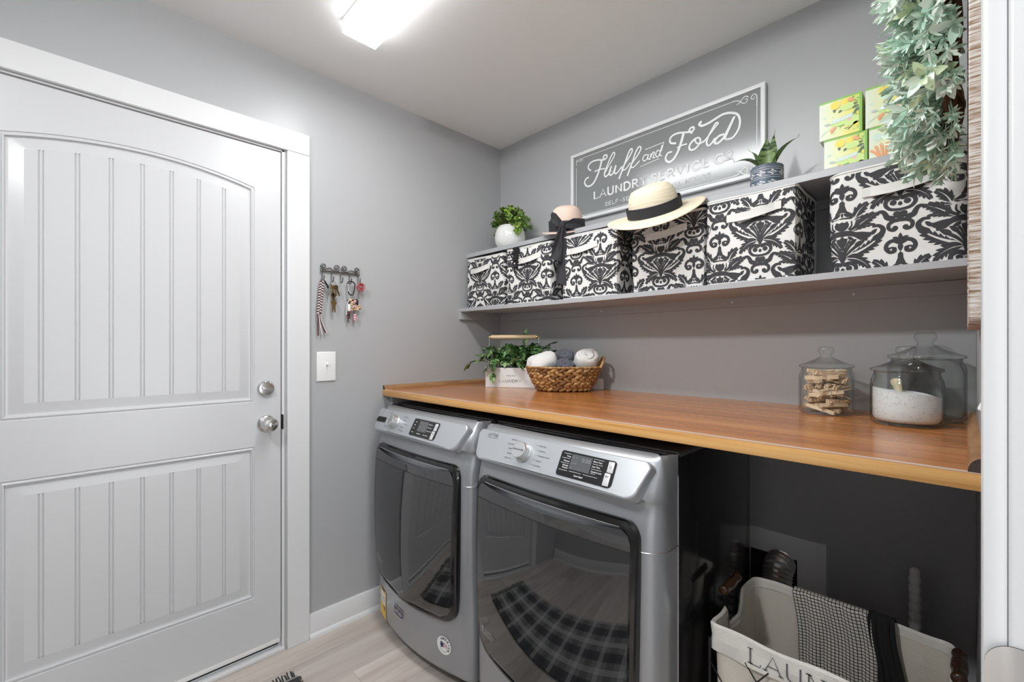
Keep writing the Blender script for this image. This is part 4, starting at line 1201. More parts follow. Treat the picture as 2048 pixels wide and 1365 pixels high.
for k in range(92):
    az = rnd.uniform(0, 2*pi); el = rnd.uniform(.05, 1.45); r = rnd.uniform(.085,.112)
    tip = Vector((cos(az)*cos(el)*r*1.12, sin(az)*cos(el)*r*.95, .128+sin(el)*r*.95+ (-.03 if el < .2 else 0)))
    if k > 84: tip = Vector((.098+rnd.uniform(-.02,.012), -.02+rnd.uniform(-.03,.02), .12+rnd.uniform(-.055,.02)))
    base_ = Vector((cos(az)*.03, sin(az)*.03, .115)); mid_ = (base_+tip)/2+Vector((0,0,.012))
    pts = spline([base_, mid_, tip], 5); b.tube(pts, .0011, 3, 4, False)
    dr_ = (tip-mid_).normalized()
    for i, p in enumerate(pts[3:]):
        for sd in range(3 if i > 3 else 2):
            a = rnd.uniform(0,6.28); side = dr_.orthogonal(); side.rotate(Matrix.Rotation(a,3,dr_))
            mi = rnd.choices((0,1,2), (5,3,1) if (i > 4 and el > .5) else (2,4,4))[0]
            leafmesh(b, p, dr_*.5+side, rnd.uniform(.014,.020), rnd.uniform(.011,.014), dr_, mi, .25, curl=-.1)
    leafmesh(b, tip, dr_+Vector((rnd.uniform(-.4,.4),)*3), .015, .012, (0,0,1), 0 if el > .4 else 1)
b.build('foliage', m_lg, pt, smooth=60)

# ------------------------------------------------------------------ snake plant in a patterned blue pot
sp = thing('potted_plant', 'small snake plant in a blue patterned pot on the upper shelf beside the sign', 'potted plant', (-.455, 1.615, ZU), (0,0,radians(-35)))
m_blue = mat('slate blue glaze', (.075,.105,.15), .45, var=.35, scale=26)
b = MB(); rr, hh_ = .048, .074
b.lathe([(0,0),(rr-.003,0),(rr,.003),(rr,hh_-.002),(rr-.002,hh_),(rr-.004,hh_-.001),(rr-.005,hh_-.012),(0,hh_-.012)], 0, 64, None, False, False)
g = D2(); cir = 2*pi*rr
for z in (.028,.034,.055,.061): g.rect(0,z-.0006,cir,z+.0006)
n_ = 9
for i in range(n_):
    x = cir*(i+.5)/n_; w_ = cir/n_*.46
    for zc, hh2, kk in ((.0445,.0085,1),(.014,.007,.95)):
        o = [(x-w_*kk,zc),(x,zc+hh2),(x+w_*kk,zc),(x,zc-hh2)]; i_ = [(x-w_*.5,zc),(x,zc+hh2*.5),(x+w_*.5,zc),(x,zc-hh2*.5)]
        for q in range(4):
            g.p.append([o[q], o[(q+1) % 4], i_[(q+1) % 4], i_[q]])
        g.p.append([(x-w_*.2,zc),(x,zc-hh2*.2),(x+w_*.2,zc),(x,zc+hh2*.2)])
    for q in range(9):
        xx = cir*(i+q/9)/n_; zz = .0445+.0075*abs(((q/9)*2)-1)*1
        g.rect(xx-.0006,zz+.001,xx+.0006,zz+.0022); g.rect(xx-.0006,.089-zz-.0022,xx+.0006,.089-zz-.001)
    g.rect(cir*i/n_-.0005,.036,cir*i/n_+.0005,.0365)
for x_ in range(60): g.rect(cir*x_/60, .0645+.003*(x_ % 2), cir*(x_+.5)/60, .0655+.003*(x_ % 2))
g2 = D2()
for p in g.p:                              # split wide pieces so that they follow the round wall
    xs = [q[0] for q in p]
    if max(xs)-min(xs) > .02:
        y0 = min(q[1] for q in p); y1 = max(q[1] for q in p)
        for k in range(64): g2.rect(cir*k/64,y0,cir*(k+1)/64,y1)
    else: g2.p.append(p)
g2.to(b, lambda s_, z_: ((rr+.0004)*cos(s_/rr), (rr+.0004)*sin(s_/rr), z_), 1)
b.build('pot', [m_blue, mat('cream glaze line', (.72,.72,.70), .5)], sp, smooth=40)
def snake_mat():
    m, nt, N, L, bb_ = nodes_of('snake plant leaf'); setp(bb_, Roughness=.4)
    tc = N.new('ShaderNodeTexCoord'); mp = N.new('ShaderNodeMapping'); mp.inputs['Scale'].default_value = (.5,.5,2.4); L.new(tc.outputs['Object'], mp.inputs[0])
    no = N.new('ShaderNodeTexNoise'); no.inputs['Scale'].default_value = 42; no.inputs['Detail'].default_value = 2; L.new(mp.outputs[0], no.inputs['Vector'])
    r = ramp(N, [(.38,(.015,.04,.02)),(.45,(.14,.22,.07)),(.7,(.21,.31,.11))]); L.new(no.outputs['Fac'], r.inputs[0]); L.new(r.outputs[0], bb_.inputs['Base Color']); return m
m_snake = snake_mat()
for az, lean, L2, w_ in ((-.7,.10,.105,.044),(1.75,.16,.138,.036),(.75,.62,.115,.036),(3.6,.42,.100,.034),(4.1,.95,.095,.032)):
    b = MB(); rows = []
    for i in range(9):
        u = i/8; q = lean*(u+.35*u*u); rad = .008+L2*u*sin(q*.9); z = hh_-.014+L2*u*cos(q*.8)
        c = Vector((cos(az)*rad, sin(az)*rad, z)); tang = Vector((-sin(az), cos(az), 0)); nor = Vector((cos(az), sin(az), 0))
        ww = w_/2*(.75+.5*sin(pi*min(u*1.15,1)))*(1-u**3)
        rows.append([c+tang*ww*x_+nor*(.5*ww*x_*x_)+nor*(.002 if o_ else 0) for x_, o_ in ((-1,0),(-.5,0),(0,0),(.5,0),(1,0))])
    b.grid(rows); b.grid([[p-Vector((cos(az),sin(az),0))*.003*(1-.9*i/8) for p in r] for i, r in enumerate(rows)], flip=True)
    b.tube([rows[-1][2], rows[-1][2]+Vector((cos(az)*.003,sin(az)*.003,.012))], [.0011,.0003], n=5)
    b.build('leaf', m_snake, sp, smooth=70)

# ------------------------------------------------------------------ tissue boxes
TC = dict(green=(.22,.52,.06), lime=(.62,.80,.25), white=(.86,.88,.82), dark=(.055,.12,.06), leaf=(.13,.42,.06), yel=(.90,.72,.06), ora=(.86,.36,.14), blk=(.02,.025,.02), mint=(.62,.78,.66), pink=(.85,.52,.42), grey=(.50,.58,.55))
def tissue_ground():
    m, nt, N, L, bb_ = nodes_of('printed carton ground'); setp(bb_, Roughness=.35)
    tc = N.new('ShaderNodeTexCoord'); sp_ = N.new('ShaderNodeSeparateXYZ'); L.new(tc.outputs['Object'], sp_.inputs[0])
    mr = N.new('ShaderNodeMapRange'); L.new(sp_.outputs[0], mr.inputs[0]); mr.inputs['From Min'].default_value = -.055; mr.inputs['From Max'].default_value = .055
    r = ramp(N, [(0,(.74,.79,.68)),(.35,(.76,.80,.42)),(.7,(.80,.76,.14)),(1,(.58,.72,.12))]); L.new(mr.outputs[0], r.inputs[0]); L.new(r.outputs[0], bb_.inputs['Base Color']); return m
t_mats = [tissue_ground()] + [mat('carton '+k, v, .4) for k, v in TC.items()]
ti = {k: i+1 for i, k in enumerate(TC)}
def floral(v):
    g = {k: D2() for k in TC}
    g['lime'].disc((.030,-.020),.022,14,.016).disc((.018,.026),.018,12,.011).disc((-.004,-.018),.020,12,.010)
    g['yel'].disc((.040,-.034),.008,8).disc((.048,-.002),.007,8).disc((-.012,.040),.013,9).disc((.012,.043),.009,9); g['ora'].disc((.025,.046),.006,8).disc((.032,.042),.005,8); g['pink'].disc((.018,.022),.005,8).disc((.024,-.014),.006,8)
    for x, y, dx, dy, c in ((-.014,.018,0,.014,'dark'),(-.004,.013,.013,.011,'dark'),(-.042,-.014,.018,-.001,'grey'),(-.046,.008,.01,.004,'mint'),(.026,.026,.020,.004,'dark'),(.044,.016,-.012,-.020,'dark'),(.050,.022,-.006,-.02,'dark'),(.030,.016,.018,.006,'dark')):
        g[c].leaf((x,y),(x+dx,y+dy),.0075,.05)
    g['leaf'].acanthus((.036,-.016),(.052,.004),.012,0,3).disc((.045,-.006),.008,8)
    for pts in ([(.020,-.046),(.034,-.034),(.052,-.020)], [(.036,-.033),(.034,-.022)], [(.043,-.028),(.052,-.032)], [(.012,-.040),(.024,-.040)]): g['blk'].stroke(pts, .0024, .0016, 3)
    for pts in ([(-.05,-.048),(-.03,-.032),(-.008,-.028)], [(-.048,-.038),(-.034,-.036)]): g['mint'].stroke(pts, .0016, .001, 3)
    g['leaf'].stroke([(.0,-.036),(.004,-.02),(.005,-.006)], .0015, .001, 3)
    for i in range(4):
        y = -.030+.007*i; g['leaf'].leaf((.002,y),(.012,y+.005),.005); g['leaf'].leaf((.002,y),(-.008,y+.006),.005)
    g['ora'].leaf((-.022,-.046),(-.012,-.030),.010,.2); g['ora'].disc((-.014,-.03),.004,8); g['ora'].disc((-.02,-.038),.004,8)
    rnd = random.Random(v)
    for i in range(12): g['blk'].disc((rnd.uniform(-.02,.052), rnd.uniform(-.05,.05)), .0012, 6)
    for p in ([(.030,.050)],[(.046,.046)]): g['leaf'].acanthus((p[0][0]-.008,p[0][1]-.012),(p[0][0]+.006,p[0][1]+.004),.008,0,3)
    if v == 4:                             # the carton turned to its other face
        for k in g: g[k] = D2()
        for a in (-.9,-.5,-.1,.3,.75): g['ora'].stroke([(-.022,-.050),(-.022+.02*sin(a),-.02),(-.022+.034*sin(a),-.050+.055*cos(a*.8))], .003, .008, 4)
        for i, (x, y, a) in enumerate(((.012,-.02,2.2),(.02,-.005,1.7),(.032,0,.9),(.03,-.02,.4),(.014,-.034,2.6),(.036,-.032,.2),(.024,.012,1.3))): g['dark'].leaf((x,y),(x+.018*cos(a),y+.018*sin(a)),.0085)
        g['leaf'].acanthus((-.004,.018),(.006,.038),.014,0,3).acanthus((.02,.016),(.034,.034),.014,0,3).stroke([(.012,-.045),(.02,-.02),(.026,.012)], .003, .002, 3)
        g['yel'].disc((.045,-.012),.011,10).disc((.042,.038),.009,9); g['mint'].disc((-.034,.03),.012,9).disc((-.018,.028),.009,9); g['pink'].disc((-.006,.024),.005,8)
        g['blk'].stroke([(-.016,.044),(.006,.044),(.020,.052)], .0026, .002, 3); g['dark'].leaf((-.03,.05),(-.02,.042),.005); g['dark'].leaf((-.012,.05),(-.006,.04),.005)
    return g
def tissue(label, x, z, v, y=1.685):
    t = thing('tissue_box', label, 'tissue box', (x, y, z), (0,0,0), group='floral tissue boxes on the upper shelf')
    s = .105; h_ = .117
    b = MB(); b.box((0,0,h_/2), (s,s,h_), 0, r=.0015, seg=1)
    M_ = front_frame((0,-s/2-.0004,h_/2))
    for k, g in floral(v).items(): g.moved(0,0,.95).clipped(-.051,-.057,.045,.051).layered(b, M_, .0002+.0003*(ti[k] % 4), ti[k], 2e-5, 12)
    D2().rect(.046,-.058,.052,.058).rect(-.052,.053,.046,.058).to(b, lambda x_, y_: M_ @ Vector((x_, y_, .0001)), ti['green'])
    if v != 4: 
        D2().rect(-.02,-.014,.03,-.002).to(b, lambda x_, y_: M_ @ Vector((x_, y_+.25*(x_)*.6, .0016)), ti['mint'])
    MR = frame((s/2+.0004,0,h_/2), (0,1,0), (0,0,1), (1,0,0))
    for k, g in floral(v+10).items(): g.clipped(-.05,-.056,.05,.056).layered(b, MR, .0001, ti[k], 2e-5, 12)
    b.build('carton', t_mats, t, smooth=0)
    if v != 4:
        b = MB(); text_polys('Kleenex', .0135, 'CENTER', .01).to(b, lambda x_, y_: M_ @ Vector((x_+.006, y_-.010+.15*x_, .0019))); b.build('brand_text', t_mats[ti['white']], t, smooth=0)
    b = MB(); b.lathe([(.03,0),(.03,.0006)], 0, 24, TR(0,0,h_+.0001), True, True, 1, .55); b.build('opening_film', mat('clear film', (.6,.65,.5), .3), t)
tissue('floral tissue box lower left in the stack of four', -.250, ZU, 2)
tissue('floral tissue box with the orange flower, lower right in the stack', -.142, ZU, 4)
tissue('floral tissue box upper left in the stack of four', -.262, ZU+.1178, 1)
tissue('floral tissue box upper right in the stack, partly behind the wreath', -.150, ZU+.1178, 3)

# ------------------------------------------------------------------ hats
def straw(name, col):
    m, nt, N, L, bb_ = nodes_of(name); setp(bb_, Roughness=.75)
    tc = N.new('ShaderNodeTexCoord')
    wv = N.new('ShaderNodeTexWave'); wv.wave_type = 'RINGS'; wv.rings_direction = 'SPHERICAL'; wv.inputs['Scale'].default_value = 70; wv.inputs['Distortion'].default_value = 1.2; wv.inputs['Detail Scale'].default_value = 4
    L.new(tc.outputs['Object'], wv.inputs['Vector'])
    r = ramp(N, [(0, tuple(c*.93 for c in col)), (1, tuple(min(1,c*1.06) for c in col))]); L.new(wv.outputs['Fac'], r.inputs[0]); L.new(r.outputs[0], bb_.inputs['Base Color'])
    bp = N.new('ShaderNodeBump'); bp.inputs['Strength'].default_value = .2; bp.inputs['Distance'].default_value = .0007; L.new(wv.outputs['Fac'], bp.inputs['Height']); L.new(bp.outputs[0], bb_.inputs['Normal'])
    return m
m_ribbon = mat('charcoal ribbon cloth', (.022,.022,.026), .75, bump=.3, bscale=400)
def hat(label, loc, R_, straw_m, rc, hc, brim, wave, dent, band0, band1, ex=1.0, up=0.):
    t = thing('sun_hat', label, 'hat', loc)
    t.rotation_euler = R_.to_euler()
    N_ = 72
    prof = [(0,hc-.004),(rc*.30,hc-.001),(rc*.55,hc-.006),(rc*.74,hc-.017),(rc*.88,hc*.68),(rc*.97,hc*.4),(rc*1.02,hc*.14),(rc*1.05,.004)]
    K = len(prof)
    P = []
    for i, (r_, z_) in enumerate(prof):
        for j in range(N_):
            a = 2*pi*j/N_; zz = z_ - (dent*max(0,(1-(r_/(rc*.8))**2))*(.55+.45*abs(cos(a))) if r_ < rc*.8 else 0)
            P.append((r_*cos(a)*ex, r_*sin(a), zz))
    for q in range(1, 9):
        u = q/8; r_ = rc*1.05+(brim-rc*1.05)*u
        for j in range(N_):
            a = 2*pi*j/N_; P.append((r_*cos(a)*ex, r_*sin(a), .004-.004*u+wave*u*u*sin(2*a+.8)+up*u*u))
    KK = K+8; fs = []
    for i in range(KK-1):
        for j in range(N_): fs.append((i*N_+j, i*N_+(j+1) % N_, (i+1)*N_+(j+1) % N_, (i+1)*N_+j))
    b = MB(); b.add(P, [tuple(reversed(f)) for f in fs])
    o = b.build('straw_body', straw_m, t, smooth=80)
    sm = o.modifiers.new('thick', 'SOLIDIFY'); sm.thickness = .0026; sm.offset = -1
    b = MB(); rows = []
    for z_ in (band0, band0+.002, (band0+band1)/2, band1-.002, band1):
        rows.append([((rc*(1.035-.03*z_/hc)+.003)*cos(2*pi*j/N_)*ex, (rc*(1.035-.03*z_/hc)+.003)*sin(2*pi*j/N_), z_+.002*sin(4*pi*j/N_)) for j in range(N_+1)])
    b.grid(rows); bd = b.build('hat_band', m_ribbon, t, smooth=80)
    sm = bd.modifiers.new('thick', 'SOLIDIFY'); sm.thickness = .0022; sm.offset = 1
    return t, bd
# wide brim hat leaning out over the shelf edge
Rz = Matrix.Rotation(radians(-4), 3, 'Z')
axis = Vector((.885,.466,0)); R2 = Matrix.Rotation(radians(-13), 3, Vector((-.466,.885,0))) @ Matrix.Rotation(radians(25), 3, axis)
h2, hb = hat('wide brimmed cream straw hat with a plain charcoal band leaning over the shelf edge', (-.780, 1.482, 1.708), R2, straw('cream straw', (.78,.68,.52)), .082, .112, .160, .010, .016, .006, .042, 1.08)
b = MB(); b.box((.03,-.083,.023), (.003,.006,.032), M=Matrix.Identity(4)); b.build('band_tuck', m_ribbon, h2)
# small pink hat with a bow and hanging tails
R1 = Matrix.Rotation(radians(15), 3, axis)
h1, hb1 = hat('small pink straw hat tied with a black bow, ribbon tails hanging down', (-1.275, 1.600, 1.757), R1, straw('pink straw', (.80,.60,.50)), .075, .116, .116, .004, .0, .004, .050, 1.0, .0)
def cloth(b, rows, th=.0025, mi=0):
    """thick ribbon from a grid"""
    b.grid(rows, mi)
    # back side
    nr, nc = len(rows), len(rows[0])
    back = []
    for i in range(nr):
        r = []
        for j in range(nc):
            p = Vector(rows[i][j]); du = Vector(rows[i][min(j+1,nc-1)])-Vector(rows[i][max(j-1,0)]); dv = Vector(rows[min(i+1,nr-1)][j])-Vector(rows[max(i-1,0)][j])
            n = du.cross(dv)
            if n.length > 1e-12: n.normalize()
            r.append(p - n*th)
        back.append(r)
    b.grid(back, mi, None, True)
    for A, B2 in ((rows[0], back[0]), (rows[-1], back[-1]), ([r[0] for r in rows], [r[0] for r in back]), ([r[-1] for r in rows], [r[-1] for r in back])): b.grid([A, B2], mi)
ex_, ey_ = Vector((.78,.62,0)).normalized(), Vector((.56,-.83,0)).normalized()   # right and towards the room
def hp(a, o, z): return R1.transposed() @ (ex_*a + ey_*o + Vector((0,0,z)))
KZ = -.012
b = MB(); b.ball((0,0,0), (.015,.012,.020), 0, 12, 8, TR(*hp(-.012,.108,KZ+.012))); kn_ = b.build('bow_knot', m_ribbon, h1)
for sgn, L3, zt_, wk in ((-1,.050,.040,1.0),(1,.085,.012,.85)):
    b = MB()
    rows = []
    for u, w_ in [(.0,.012),(.2,.034),(.55,.056),(.85,.050),(1.0,.022)]:
        rows.append([hp(-.012+sgn*L3*u, .106-(.030*u if sgn > 0 else 0)+.010*sin(pi*u)+.004*sin(6*v+u*3), KZ+.012+zt_*u+wk*w_*(v-.5)) for v in [i/8 for i in range(9)]])
    cloth(b, rows, .006); fixn(b.build('bow_loop', m_ribbon, h1, smooth=60))
for a0, a1, w_, L3, o1 in ((-.016,-.040,.040,.15,.122),(-.004,-.012,.046,.255,.118)):
    b = MB(); rows = []
    for i in range(17):
        u = i/16; a = a0+(a1-a0)*u; ww = .014+(w_-.014)*min(1,u*2.2)
        oo = .108+(o1-.108)*min(1,u*4)+.004*sin(u*7)
        rows.append([hp(a+ww*(v-.5)*(1-.15*sin(u*5)), oo+.005*sin(v*6+u*4), KZ+.008-L3*u-.018*(v-.5)*(1 if u > .9 else 0)) for v in [k/6 for k in range(7)]])
    cloth(b, rows, .002); fixn(b.build('ribbon_tail', m_ribbon, h1, smooth=60))
ZT = 1.0263                              # counter top level
# ------------------------------------------------------------------ white caddy planted with greenery
ang = radians(32.7)
pc = thing('planter_box', 'white wooden caddy with green foliage and a laundry label on the counter', 'planter', (-1.606, 1.584, ZT), (0,0,ang))
m_wbox = mat('white painted wood', (.80,.80,.80), .5, var=.03, scale=40)
PL, PD, PH, wt_ = .265, .125, .098, .009
b = MB()
b.box((0,-PD/2+wt_/2,PH/2), (PL,wt_,PH), r=.001, seg=1); b.box((0,PD/2-wt_/2,PH/2), (PL,wt_,PH), r=.001, seg=1)
for sx in (-1,1): b.box((sx*(PL/2-wt_/2),0,PH/2), (wt_,PD-2*wt_,PH))
b.box((0,0,.005), (PL-2*wt_,PD-2*wt_,.01)); b.build('box', m_wbox, pc)
b = MB(); b.box((0,0,PH-.012), (PL-2*wt_,PD-2*wt_,.006)); b.build('moss', mat('dark moss', (.03,.05,.015), .95, bump=.8, bscale=80), pc)
g = letters('LAUNDRY', -.060, .052, .026, .0125, .16, True, 0, .09); g.join(text_polys('WASH  FOLD', .008, 'CENTER').moved(0,.056))
b = MB(); g.to(b, lambda x, z: (x, -PD/2-.0006, z)); b.build('label_text', m_ink, pc, smooth=0)
HZ = .252
for sx in (-1,1):
    b = MB(); b.tube([(sx*.130,-.012,PH-.02), (sx*.128,-.002,HZ-.012), (sx*.128,0,HZ)], .0022, n=6); b.tube([(sx*.130,.016,PH-.02), (sx*.128,.003,HZ-.012), (sx*.128,0,HZ)], .0022, n=6); b.build('handle_wire', m_steel, pc)
b = MB(); b.tube([(-.118,0,HZ),(.118,0,HZ)], .0105, n=20); hn = b.build('handle', wood('pale beech', (.58,.40,.24),(.70,.51,.33),(.78,.60,.42), .5, along=0, freq=20), pc)
m_bw = mat('brass wire', (.55,.40,.16), .3, 1.)
for sx in (-1,1): b = MB(); b.tube([(sx*.118,0,HZ),(sx*.1225,0,HZ)], .0095, n=14); b.tube([(sx*.122,0,HZ),(sx*.133,0,HZ)], .0035, n=8); b.build('handle_cap', m_bw, hn)
# fern like greenery: fronds with toothed leaflets
m_fern = [mat('fern green', (.08,.20,.055), .36), mat('fern light', (.22,.39,.14), .36), mat('fern deep', (.03,.09,.03), .4), mat('fern tip', (.40,.53,.25), .4)]
b = MB(); rnd = random.Random(21)
def frond(b, pts, L_, wide, rnd, bright=0.):
    P = spline(pts, 5); K = len(P); b.tube(P, .0013, 2, 4, False)
    for i in range(3, K):
        t = (P[i]-P[i-1]).normalized(); u = i/(K-1)
        s = t.cross(Vector((0,0,1)))
        if s.length < .05: s = Vector((1,0,0))
        s.normalize(); n_ = s.cross(t)
        for sd in (-1,1):
            l = L_*(.55+.6*sin(pi*min(u*.95,1)))*rnd.uniform(.8,1.15)
            mi = rnd.choices((0,1,2,3), (4,3+6*bright,3-2*bright,.6+3*bright))[0]
            leafmesh(b, P[i], s*sd+t*.75+n_*rnd.uniform(-.25,.35), l, wide*rnd.uniform(.85,1.15), n_, mi, .2, curl=-.18)
    leafmesh(b, P[-1], (P[-1]-P[-2]), L_*.9, wide, (0,0,1), 1, .2)
for k in range(46):
    x0 = rnd.uniform(-.11,.11); y0 = rnd.uniform(-.04,.04); az = rnd.uniform(-pi,pi)
    r = rnd.uniform(.06,.125); h_ = rnd.uniform(.05,.135)
    dx, dy = cos(az)*r, sin(az)*r*.75
    if dy > .05: dy *= .5
    dx += x0*.25
    z0 = PH-.015
    frond(b, [(x0,y0,z0),(x0+dx*.4,y0+dy*.4,z0+h_*.75),(x0+dx*.8,y0+dy*.8,z0+h_),(x0+dx,y0+dy,z0+h_*.75)], .030, .017, rnd, .35 if dy < 0 else 0)
# long sprays: left, hanging front, tall, right
for pts, br in (([(-.09,-.02,.09),(-.14,-.05,.13),(-.20,-.06,.125),(-.235,-.05,.095)], .8), ([(-.09,-.0,.09),(-.15,-.02,.15),(-.19,-.02,.16)], .5), ([(-.06,-.05,.09),(-.075,-.09,.125),(-.085,-.10,.09),(-.085,-.098,.045)], .6),
                ([(-.05,-.05,.09),(-.10,-.085,.11),(-.125,-.09,.085)], .8), ([(.03,0,.09),(.05,0,.20),(.06,.01,.27)], -.0), ([(.08,.0,.09),(.15,.0,.19),(.21,.0,.225)], 0), ([(.09,.0,.09),(.17,.01,.17),(.24,.01,.185)], 0), ([(.05,-.03,.09),(.12,-.05,.17),(.17,-.05,.17)], .5), ([(.0,-.05,.09),(.03,-.09,.14),(.06,-.10,.105)], .5)):
    frond(b, pts, .030, .016, rnd, br)
b.build('foliage', m_fern, pc, smooth=60)

# white rounded stand half hidden behind the basket
ws = thing('tray', 'white rounded tray standing on edge behind the wicker basket', 'tray', (-1.245, 1.758, ZT), (0,0,radians(20)))
b = MB(); pp = []
for cx_, cz, a0 in ((.044,.038,90),(-.044,.038,180)): pp += [(cx_+.008*cos(radians(a0-90*i/5)) if cx_ > 0 else cx_+.008*cos(radians(a0-90*i/5)), cz+.008*sin(radians(a0-90*i/5))) for i in range(6)]
pp = [(.052,0)] + [(.044+.008*cos(radians(i*18)), .044+.008*sin(radians(i*18))) for i in range(6)] + [(-.044+.008*cos(radians(90+i*18)), .044+.008*sin(radians(90+i*18))) for i in range(6)] + [(-.052,0)]
b.prism(pp, -.004, .004, 0, front_frame((0,0,0))); fixn(b.build('tray_panel', m_ivory, ws, smooth=30))

# ------------------------------------------------------------------ wicker basket with rolled towels
bk = thing('basket', 'oval braided water hyacinth basket holding rolled towels on the counter', 'basket', (-1.292, 1.597, ZT), (0,0,radians(42)))
m_wick = [mat('hyacinth braid', (.33,.165,.055), .38, var=.3, scale=60), mat('hyacinth light', (.48,.28,.11), .36, var=.25, scale=60), mat('hyacinth dark', (.20,.095,.032), .5)]
b = MB(); rnd = random.Random(4); NR = 7
for k in range(NR):
    u = (k+.5)/NR; a_ = .118+.050*u**.8; c_ = .068+.032*u**.8; z = .006+.100*u
    n_ = 27
    for j in range(n_):
        q = 2*pi*(j+.5*(k % 2))/n_
        p = Vector((a_*cos(q), c_*sin(q), z)); t = Vector((-a_*sin(q), c_*cos(q), 0)); ln = t.length*2*pi/n_; t.normalize(); n2 = Vector((t.y, -t.x, 0))
        R_ = Matrix((t, n2, Vector((0,0,1)))).transposed()
        tilt = radians(28)*(1 if k % 2 else -1)
        R_ = R_ @ Matrix.Rotation(tilt, 3, 'Y')
        b.ball(p+n2*rnd.uniform(-.001,.002), (ln*.74, .0078, .0094), rnd.choices((0,1,2),(5,3,1.5))[0], 7, 5, None, R_)
b.build('woven_wall', m_wick, bk, smooth=180)
b = MB(); b.lathe([(0,.004),(1,.004),(1.3,.100)], 2, 40, None, True, False, .112, .063); b.build('lining', m_wick, bk)
b = MB()
for rr_, z in ((.006,.109),):
    for j in range(54):
        q = 2*pi*j/54; p = Vector((.170*cos(q), .102*sin(q), z)); t = Vector((-.170*sin(q), .102*cos(q), 0)); ln = t.length*2*pi/54; t.normalize(); n2 = Vector((t.y,-t.x,0))
        b.ball(p, (ln*.95,.0065,.006), rnd.choice((0,1,0)), 7, 5, None, Matrix((t,n2,Vector((0,0,1)))).transposed() @ Matrix.Rotation(radians(18),3,'Z'))
b.build('rim', m_wick, bk, smooth=180)
for sx in (1,):
    b = MB(); pts = spline([(sx*.160,-.052,.107),(sx*.176,-.040,.140),(sx*.180,0,.155),(sx*.176,.040,.140),(sx*.160,.052,.107)], 6)
    b.tube(pts, [.006+.0012*sin(i*1.7) for i in range(len(pts))], 1, 10); b.build('handle', m_wick, bk, smooth=180)
def terry(n, col): return mat(n, col, .95, var=.08, scale=220, bump=1.0, bscale=420)
m_tw, m_tg = terry('white terry', (.82,.81,.79)), terry('slate terry', (.115,.12,.145))
def towel(label, m, loc, rot, rx, L_, seed, spiral=True):
    t = thing('rolled_towel', label, 'towel', loc, group='rolled towels in the basket'); t.rotation_euler = rot
    rnd = random.Random(seed); b = MB(); N_ = 36; prof = [(.0,-L_/2),(.6,-L_/2),(.9,-L_/2+.012),(1,-L_/2+.03),(1.02,0),(1,L_/2-.028),(.93,L_/2-.010),(.80,L_/2),(.62,L_/2-.003),(.5,L_/2-.012)]
    ph = [rnd.uniform(0,6) for _ in range(4)]
    vs = []
    for r_, z in prof:
        for j in range(N_):
            q = 2*pi*j/N_; k_ = rx*r_*(1+.07*sin(2*q+ph[0]+z*14)+.05*sin(5*q+ph[1]+z*50)+.03*sin(9*q+z*90)); vs.append((k_*cos(q), k_*.88*sin(q), z+.004*sin(2*q+ph[2])))
    fs = []
    for i in range(len(prof)-1):
        for j in range(N_): fs.append((i*N_+j, i*N_+(j+1) % N_, (i+1)*N_+(j+1) % N_, (i+1)*N_+j))
    fs.append(tuple(range((len(prof)-1)*N_, len(prof)*N_)))
    b.add(vs, fs); b.build('roll', m, t, smooth=180)
    b = MB(); pts = []
    for i in range(60):
        u = i/59; q = u*2.4*2*pi+ph[3]; r_ = rx*(.62-.5*u); pts.append((r_*cos(q), r_*.88*sin(q), L_/2-.002-.006*u))
    b.tube(pts, .0075, 0, 8); b.build('spiral_end', m, t, smooth=180)
    return t
# local basket frame -> world
def bkp(a, o, z):
    c, s_ = cos(radians(42)), sin(radians(42)); return (-1.292+a*c-o*s_, 1.597+a*s_+o*c, ZT+z)
def trot(el, az): return Vector((cos(el)*cos(az), cos(el)*sin(az), sin(el))).to_track_quat('Z','Y').to_euler()
CAMAZ = radians(42-90)
towel('white rolled towel at the left of the wicker basket', m_tw, bkp(-.100,-.005,.128), trot(radians(18), CAMAZ+2.0), .052, .125, 1)
towel('white rolled towel at the right of the wicker basket, spiral end up', m_tw, bkp(.100,-.002,.128), trot(radians(50), CAMAZ+.1), .056, .11, 2)
towel('dark grey rolled towel at the back middle of the wicker basket', m_tg, bkp(.010,.040,.140), trot(radians(40), CAMAZ-.1), .040, .10, 3)
towel('dark grey rolled towel at the front middle of the wicker basket', m_tg, bkp(.004,-.045,.105), trot(radians(35), CAMAZ), .040, .09, 4)

